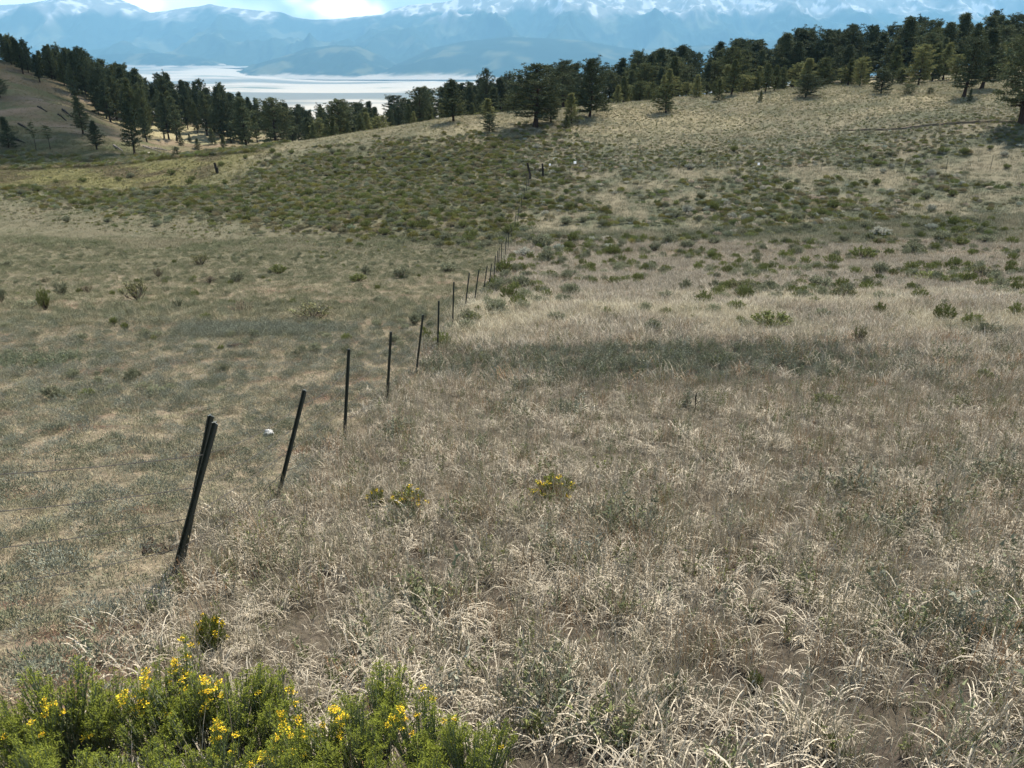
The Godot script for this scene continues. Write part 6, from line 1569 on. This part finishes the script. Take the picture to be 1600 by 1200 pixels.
func build_fences() -> void:
	var fence := base("wire_fence", Vector3.ZERO)
	tag(fence, "sagging barbed wire fence on leaning dark green steel posts", "fence")
	var tops := []
	rng.seed = 8
	var off := t_post(fence, -4.3, -3.55, Vector3(0.05, 1.3, 0), 0.4)
	tops.append(off)
	for i in FENCE_POSTS.size():
		var p: Array = FENCE_POSTS[i]
		var info := t_post(fence, p[0], p[1], Vector3(p[2], p[3], rng.randf_range(-0.03, 0.03)), rng.randf_range(0.1, 0.7))
		if i != 1: tops.append(info)
	for s in 4:
		var pts := []
		for info in tops:
			var hh: float = [0.30, 0.58, 0.86, 1.14][s]
			pts.append(info[0] + info[1] * minf(hh, info[2] - 0.04) - info[3] * 0.012)
		pts.append(on_ground(BRACE_A, [0.35, 0.6, 0.9, 1.15][s]))
		wire_strand(fence, pts, 16.0, 300 + s)
	var far := base("far_wire_fence", Vector3.ZERO)
	tag(far, "thin wire fence crossing the far slope behind the wooden brace", "fence")
	var infos := []
	for i in FAR_POSTS.size():
		var p: Array = FAR_POSTS[i]
		infos.append(t_post(far, p[0], p[1], Vector3(p[2], p[3], 0), 1.5))
	for s in 3:
		var pts := []
		for info in infos: pts.append(info[0] + info[1] * [0.4, 0.8, 1.15][s])
		wire_strand(far, pts, 0.0, 350 + s)
	# wooden brace where the fences meet
	var brace := base("wooden_brace", on_ground(BRACE_A))
	tag(brace, "dark wooden brace of two posts and a cross rail", "fence brace")
	var b_at := on_ground(BRACE_B) - brace.position
	wood_pole("wooden_post", [Vector3(0.05, -0.3, 0), Vector3(-0.02, 0.9, 0), Vector3(-0.32, 2.05, 0)], 0.14, brace)
	wood_pole("wooden_post", [b_at + Vector3(0.03, -0.3, 0), b_at + Vector3(0, 0.8, 0), b_at + Vector3(-0.08, 1.45, 0)], 0.13, brace)
	wood_pole("cross_rail", [Vector3(-0.08, 1.25, 0.02), b_at + Vector3(0, 0.78, 0.02)], 0.045, brace)
	var lone := base("wooden_post", on_ground(LONE_POST))
	tag(lone, "short dark weathered wooden post alone in the brush, left", "post")
	wood_pole("post_shaft", [Vector3(0.12, -0.3, 0), Vector3(0.0, 0.7, 0), Vector3(-0.1, 1.35, 0)], 0.17, lone)
	wood_pole("broken_stub", [Vector3(0.2, -0.2, 0.1), Vector3(0.22, 0.75, 0.1)], 0.11, lone)
	for s in [[SIGN_A, 0.22, 1.0, "small white sign on the far fence beside the wooden brace"], [SIGN_B, 0.3, 1.02, "larger white square sign on the far fence past the brace"], [SIGN_C, 0.26, 0.7, "white sign farthest right along the far fence"]]:
		var bx := BoxMesh.new()
		bx.size = Vector3(s[1], s[1], 0.006)
		var o := part("fence_sign", bx, mats.sign, self)
		o.position = on_ground(s[0], s[2])
		o.rotation = Vector3(-0.12, 0.1, 0.05)
		tag(o, s[3], "sign")

func wood_pole(called: String, path: Array, r: float, parent: Node) -> void:
	var b := Buf.new()
	var rad := []
	for i in path.size(): rad.append(r * lerpf(1.0, 0.86, float(i) / (path.size() - 1)))
	tube(b, path, rad, 8, Color(1, 1, 1))
	part(called, b.mesh(), mats.old_wood, parent)

# ---------------------------------------------------------------- small things
func lump(r: Vector3, seed_: int, rough: float) -> ArrayMesh:
	var n := FastNoiseLite.new()
	n.seed = seed_; n.frequency = 1.1
	var st := SurfaceTool.new()
	var sph := SphereMesh.new()
	sph.radial_segments = 20; sph.rings = 12; sph.radius = 1.0; sph.height = 2.0
	var a := sph.get_mesh_arrays()
	var v: PackedVector3Array = a[Mesh.ARRAY_VERTEX]
	for i in v.size():
		v[i] = v[i] * r * (1.0 + rough * n.get_noise_3dv(v[i] * 1.3))
	a[Mesh.ARRAY_VERTEX] = v
	var m := ArrayMesh.new()
	m.add_surface_from_arrays(Mesh.PRIMITIVE_TRIANGLES, a)
	st.create_from(m, 0)
	st.generate_normals()
	return st.commit()

func build_small() -> void:
	var rock := part("rock", lump(Vector3(0.075, 0.06, 0.07), 3, 0.5), mats.rock, self)
	rock.position = on_ground(ROCK, 0.03)
	tag(rock, "white rounded rock on grazed ground behind the second post", "rock")
	var heap := base("dung_heap", on_ground(DUNG))
	tag(heap, "dark crumbly cow dung heap left of the leaning double post", "dung")
	rng.seed = 12
	for i in 16:
		var o := part("clod", lump(Vector3(rf(0.02, 0.05), rf(0.02, 0.035), rf(0.02, 0.05)), 40 + i, 0.7), mats.dung, heap)
		var p := Vector2(DUNG.x + rf(-0.16, 0.16), DUNG.y + rf(-0.14, 0.16))
		o.position = on_ground(p, rf(0.0, 0.025)) - heap.position
	var far_dung := part("dung_heap", lump(Vector3(0.22, 0.06, 0.14), 8, 0.9), mats.dung, self)
	far_dung.position = on_ground(DUNG_B, 0.02)
	tag(far_dung, "small dark dung pat in the middle of grazed pasture", "dung")
	var b := Buf.new()
	tube(b, [Vector3(0, -0.05, 0), Vector3(0.01, 0.15, 0), Vector3(0.0, 0.34, 0)], [0.006, 0.009, 0.012], 6, Color(1, 1, 1))
	tube(b, [Vector3(0.0, 0.32, 0), Vector3(0.005, 0.42, 0)], [0.013, 0.004], 6, Color(1, 1, 1))
	var mul := part("dead_stalk", b.mesh(), mats.dung, self)
	mul.position = on_ground(MULLEIN)
	tag(mul, "single dark dead flower stalk in dry grass right of centre", "stalk")
	# low cut bank across the right slope
	var bank := Buf.new()
	var rows := []
	rng.seed = 55
	for i in 61:
		var t := i / 60.0
		var p := Vector2(41.5, -109.4).lerp(Vector2(66.0, -91.0), t) + Vector2(rf(-0.12, 0.12), rf(-0.12, 0.12) + 0.6 * sin(t * 7.0))
		var k := 0.24 * smoothstep(0.0, 0.3, t) * rf(0.6, 1.1) + 0.03
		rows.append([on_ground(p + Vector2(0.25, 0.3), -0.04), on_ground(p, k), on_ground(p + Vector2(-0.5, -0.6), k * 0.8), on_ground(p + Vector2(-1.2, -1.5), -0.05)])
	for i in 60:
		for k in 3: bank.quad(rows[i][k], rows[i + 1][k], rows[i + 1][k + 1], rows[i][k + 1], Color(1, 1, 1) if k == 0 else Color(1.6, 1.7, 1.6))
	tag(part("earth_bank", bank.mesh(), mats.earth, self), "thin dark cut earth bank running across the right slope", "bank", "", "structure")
	# fallen logs on the left hillside
	for i in LOGS.size():
		var l: Array = LOGS[i]
		var p := on_ground(Vector2(l[0], l[1]), 0.1)
		var q := on_ground(Vector2(l[2], l[3]), 0.1)
		var lb := Buf.new()
		tube(lb, [Vector3.ZERO, (q - p) * 0.5 + Vector3(0, 0.05, 0), q - p], [0.2, 0.16, 0.08], 7, Color(1, 1, 1))
		for k in 3:
			var s := (q - p) * (0.3 + 0.2 * k)
			tube(lb, [s, s + Vector3(0.2 - 0.2 * k, 0.5, 0.25)], [0.05, 0.02], 4, Color(1, 1, 1))
		var o := part("fallen_log", lb.mesh(), mats.grey_wood if l[4] > 0 else mats.old_wood, self)
		o.position = p
		tag(o, "fallen weathered log lying across the bare left hillside", "log", "fallen logs on the left hillside")

func build_cloud(over: Vector3, towards_sun: Vector3, high: float, lobes: Array, label: String) -> void:
	# a fair-weather cloud above the frame whose shadow lies on the hillside
	var cloud := base("cloud", over + towards_sun * (high / towards_sun.y))
	tag(cloud, label, "cloud", "", "structure")
	for i in lobes.size():
		var l: Array = lobes[i]
		var o := part("billow", lump(Vector3(l[2], l[2] * 0.35, l[3]), 70 + i, 0.6), mats.cloud, cloud)
		o.position = Vector3(l[0], 0, l[1])

# ---------------------------------------------------------------- materials
func speckle(f: float, seed_: int, lo: float, hi: float) -> NoiseTexture2D:
	var n := FastNoiseLite.new()
	n.seed = seed_; n.frequency = f; n.fractal_octaves = 5
	var g := Gradient.new()
	g.set_color(0, Color(lo, lo, lo)); g.set_color(1, Color(hi, hi, hi))
	var t := NoiseTexture2D.new()
	t.width = 512; t.height = 512; t.seamless = true; t.noise = n; t.color_ramp = g
	return t

func build_materials() -> void:
	var gm := mat(Color.WHITE, 0.95, 0.2)
	gm.albedo_texture = speckle(0.03, 5, 0.55, 1.0)
	gm.uv1_triplanar = true; gm.uv1_world_triplanar = true
	gm.uv1_scale = Vector3(0.8, 0.8, 0.8)
	gm.heightmap_enabled = true
	gm.heightmap_texture = speckle(0.05, 9, 0.0, 1.0)
	gm.heightmap_scale = 2.5
	mats.ground = gm
	mats.far = mat(Color.WHITE, 1.0, 0.0)
	mats.pine_dark = mat(lin(0.066, 0.080, 0.042), 0.85, 0.15, 0.45)
	mats.pine_mid = mat(lin(0.096, 0.110, 0.054), 0.85, 0.15, 0.5)
	mats.pine_green = mat(lin(0.092, 0.104, 0.044), 0.85, 0.15, 0.55)
	mats.pine_olive = mat(lin(0.180, 0.185, 0.075), 0.85, 0.15, 0.7)
	var bk := mat(lin(0.075, 0.052, 0.040), 0.95, 0.2)
	bk.albedo_texture = speckle(0.04, 7, 0.5, 1.0)
	bk.uv1_triplanar = true
	bk.uv1_scale = Vector3(1.5, 0.5, 1.5)
	mats.bark = bk
	mats.sage = mat(lin(0.195, 0.202, 0.125), 0.9, 0.15, 0.45)
	mats.rabbit = mat(lin(0.172, 0.190, 0.066), 0.9, 0.15, 0.5)
	mats.rabbit_pale = mat(lin(0.200, 0.195, 0.085), 0.8, 0.3, 0.35)
	mats.twig_leaf = mat(lin(0.200, 0.150, 0.090), 0.8, 0.3, 0.3)
	mats.silver = mat(lin(0.330, 0.330, 0.260), 0.8, 0.3, 0.3)
	mats.twig = mat(lin(0.070, 0.055, 0.042), 0.9, 0.2)
	mats.bloom = mat(lin(0.740, 0.570, 0.030), 0.8, 0.2, 0.5)
	mats.green_stem = mat(lin(0.170, 0.200, 0.120), 0.75, 0.3)
	mats.front_leaf = mat(lin(0.150, 0.172, 0.034), 0.8, 0.2, 0.6)
	mats.straw = mat(lin(0.420, 0.340, 0.220), 0.7, 0.4, 0.4)
	mats.grass = mat(Color.WHITE, 0.7, 0.3, 0.5)
	mats.herb = mat(Color.WHITE, 0.95, 0.1, 0.4)
	var pm := mat(lin(0.030, 0.044, 0.035), 0.42, 0.5)
	pm.albedo_texture = speckle(0.06, 15, 0.6, 1.0)
	pm.uv1_triplanar = true
	pm.uv1_scale = Vector3(6, 6, 6)
	mats.post = pm
	mats.wire = mat(lin(0.050, 0.044, 0.038), 0.7, 0.4)
	var wm := mat(lin(0.030, 0.026, 0.022), 0.95, 0.2)
	mats.old_wood = wm
	mats.grey_wood = mat(lin(0.20, 0.17, 0.14), 0.95, 0.2)
	mats.sign = mat(lin(0.88, 0.88, 0.86), 0.6, 0.4, 0.9)
	var rm := mat(lin(0.60, 0.59, 0.56), 0.85, 0.3)
	rm.albedo_texture = speckle(0.05, 19, 0.6, 1.0)
	rm.uv1_triplanar = true
	rm.uv1_scale = Vector3(5, 5, 5)
	mats.rock = rm
	mats.earth = mat(lin(0.100, 0.080, 0.058), 0.95, 0.1)
	mats.cloud = mat(Color(0.95, 0.95, 0.95, 0.62), 1.0, 0.0)
	mats.cloud.transparency = BaseMaterial3D.TRANSPARENCY_ALPHA
	mats.dung = mat(lin(0.040, 0.030, 0.022), 0.95, 0.2)

func cloud_cover() -> ImageTexture:
	var w := 1024
	var h := 512
	var img := Image.create(w, h, false, Image.FORMAT_RGBAF)
	var n := FastNoiseLite.new()
	n.seed = 14; n.frequency = 1.7; n.fractal_octaves = 6; n.fractal_gain = 0.55
	for j in h / 2 + 4:
		var el := PI * (0.5 - (j + 0.5) / h)
		for i in w:
			var az := wrapf(TAU * (i + 0.5) / w, -PI, PI)
			var d := Vector3(sin(az) * cos(el), sin(el) * 2.6, -cos(az) * cos(el))
			var v := n.get_noise_3dv(d * 1.3)
			# two cloud banks behind the range
			var near := 0.0
			for c in [[-0.196, 0.046, 0.055, 0.018], [-0.415, 0.052, 0.04, 0.022]]:
				var q := Vector2((az - c[0]) / c[2], (el - c[1]) / c[3]).length()
				near = maxf(near, 1.0 - smoothstep(0.55, 1.15, q + 0.8 * n.get_noise_3dv(d * 16.0)))
			var a := maxf(smoothstep(0.05, 0.34, v), near)
			var lit := 1.0 + 1.5 * near * (0.7 + 0.9 * n.get_noise_3dv(d * 22.0))
			img.set_pixel(i, j, Color(lit, lit, lit, a))
	return ImageTexture.create_from_image(img)

func _ready() -> void:
	# camera
	var cam := Camera3D.new()
	cam.name = "camera"
	cam.fov = 53.0
	cam.near = 0.1
	cam.far = 80000.0
	add_child(cam)
	cam.position = EYE
	cam.rotation_degrees = Vector3(-23.4, 0, 0)
	cam.current = true
	# sky and haze
	var env := Environment.new()
	env.background_mode = Environment.BG_SKY
	var sky := Sky.new()
	var sm := ProceduralSkyMaterial.new()
	sm.sky_top_color = Color(0.47, 0.61, 0.80)
	sm.sky_horizon_color = Color(1.0, 1.04, 1.06)
	sm.sky_curve = 0.16
	sm.ground_bottom_color = Color(0.42, 0.40, 0.34)
	sm.ground_horizon_color = Color(0.66, 0.70, 0.70)
	sm.sky_cover = cloud_cover()
	sm.sky_cover_modulate = Color(0.92, 0.92, 0.92)
	sm.sky_energy_multiplier = 0.76
	sm.ground_energy_multiplier = 0.72
	sm.sun_angle_max = 20.0
	sky.sky_material = sm
	env.sky = sky
	env.tonemap_mode = Environment.TONE_MAPPER_LINEAR
	env.tonemap_exposure = 2.32
	env.fog_enabled = true
	env.fog_density = 0.000047
	env.fog_light_color = Color(0.60, 0.85, 1.0)
	env.sdfgi_enabled = true
	env.ssao_enabled = true
	env.ssil_enabled = true
	var we := WorldEnvironment.new()
	we.name = "daylight"
	we.environment = env
	add_child(we)
	# sun, high in front and to the right, so that shadows fall towards the viewer and to the left
	var sun := DirectionalLight3D.new()
	sun.name = "sun"
	sun.light_energy = 1.6
	sun.light_color = Color(1.0, 0.965, 0.915)
	sun.light_angular_distance = 0.55
	sun.shadow_enabled = true
	add_child(sun)
	var to_sun := Vector3(0.36, 0.95, -0.62).normalized()
	sun.look_at_from_position(to_sun * 100.0, Vector3.ZERO)
	broad_noise.seed = 2; broad_noise.frequency = 0.035
	patch_noise.seed = 6; patch_noise.frequency = 0.12; patch_noise.fractal_octaves = 4
	clump_noise.seed = 11; clump_noise.frequency = 0.55; clump_noise.fractal_octaves = 3
	fine_noise.seed = 17; fine_noise.frequency = 1.8; fine_noise.fractal_octaves = 3
	build_materials()
	var t0 := Time.get_ticks_msec()
	make_heights()
	build_ground()
	print("ground ", Time.get_ticks_msec() - t0)
	build_distance()
	build_cloud(Vector3(-105, 0, -165), to_sun, 800.0, [[4, 6, 30, 22], [-34, 8, 34, 26], [24, 28, 20, 12], [-24, -28, 32, 20], [-75, 0, 40, 40]], "small white cloud above the frame shading the left hillside")
	print("distance ", Time.get_ticks_msec() - t0)
	build_trees()
	print("trees ", Time.get_ticks_msec() - t0)
	build_shrubs()
	print("shrubs ", Time.get_ticks_msec() - t0)
	build_fences()
	build_front_bushes()
	build_small()
	build_grass()
	print("grass ", Time.get_ticks_msec() - t0)
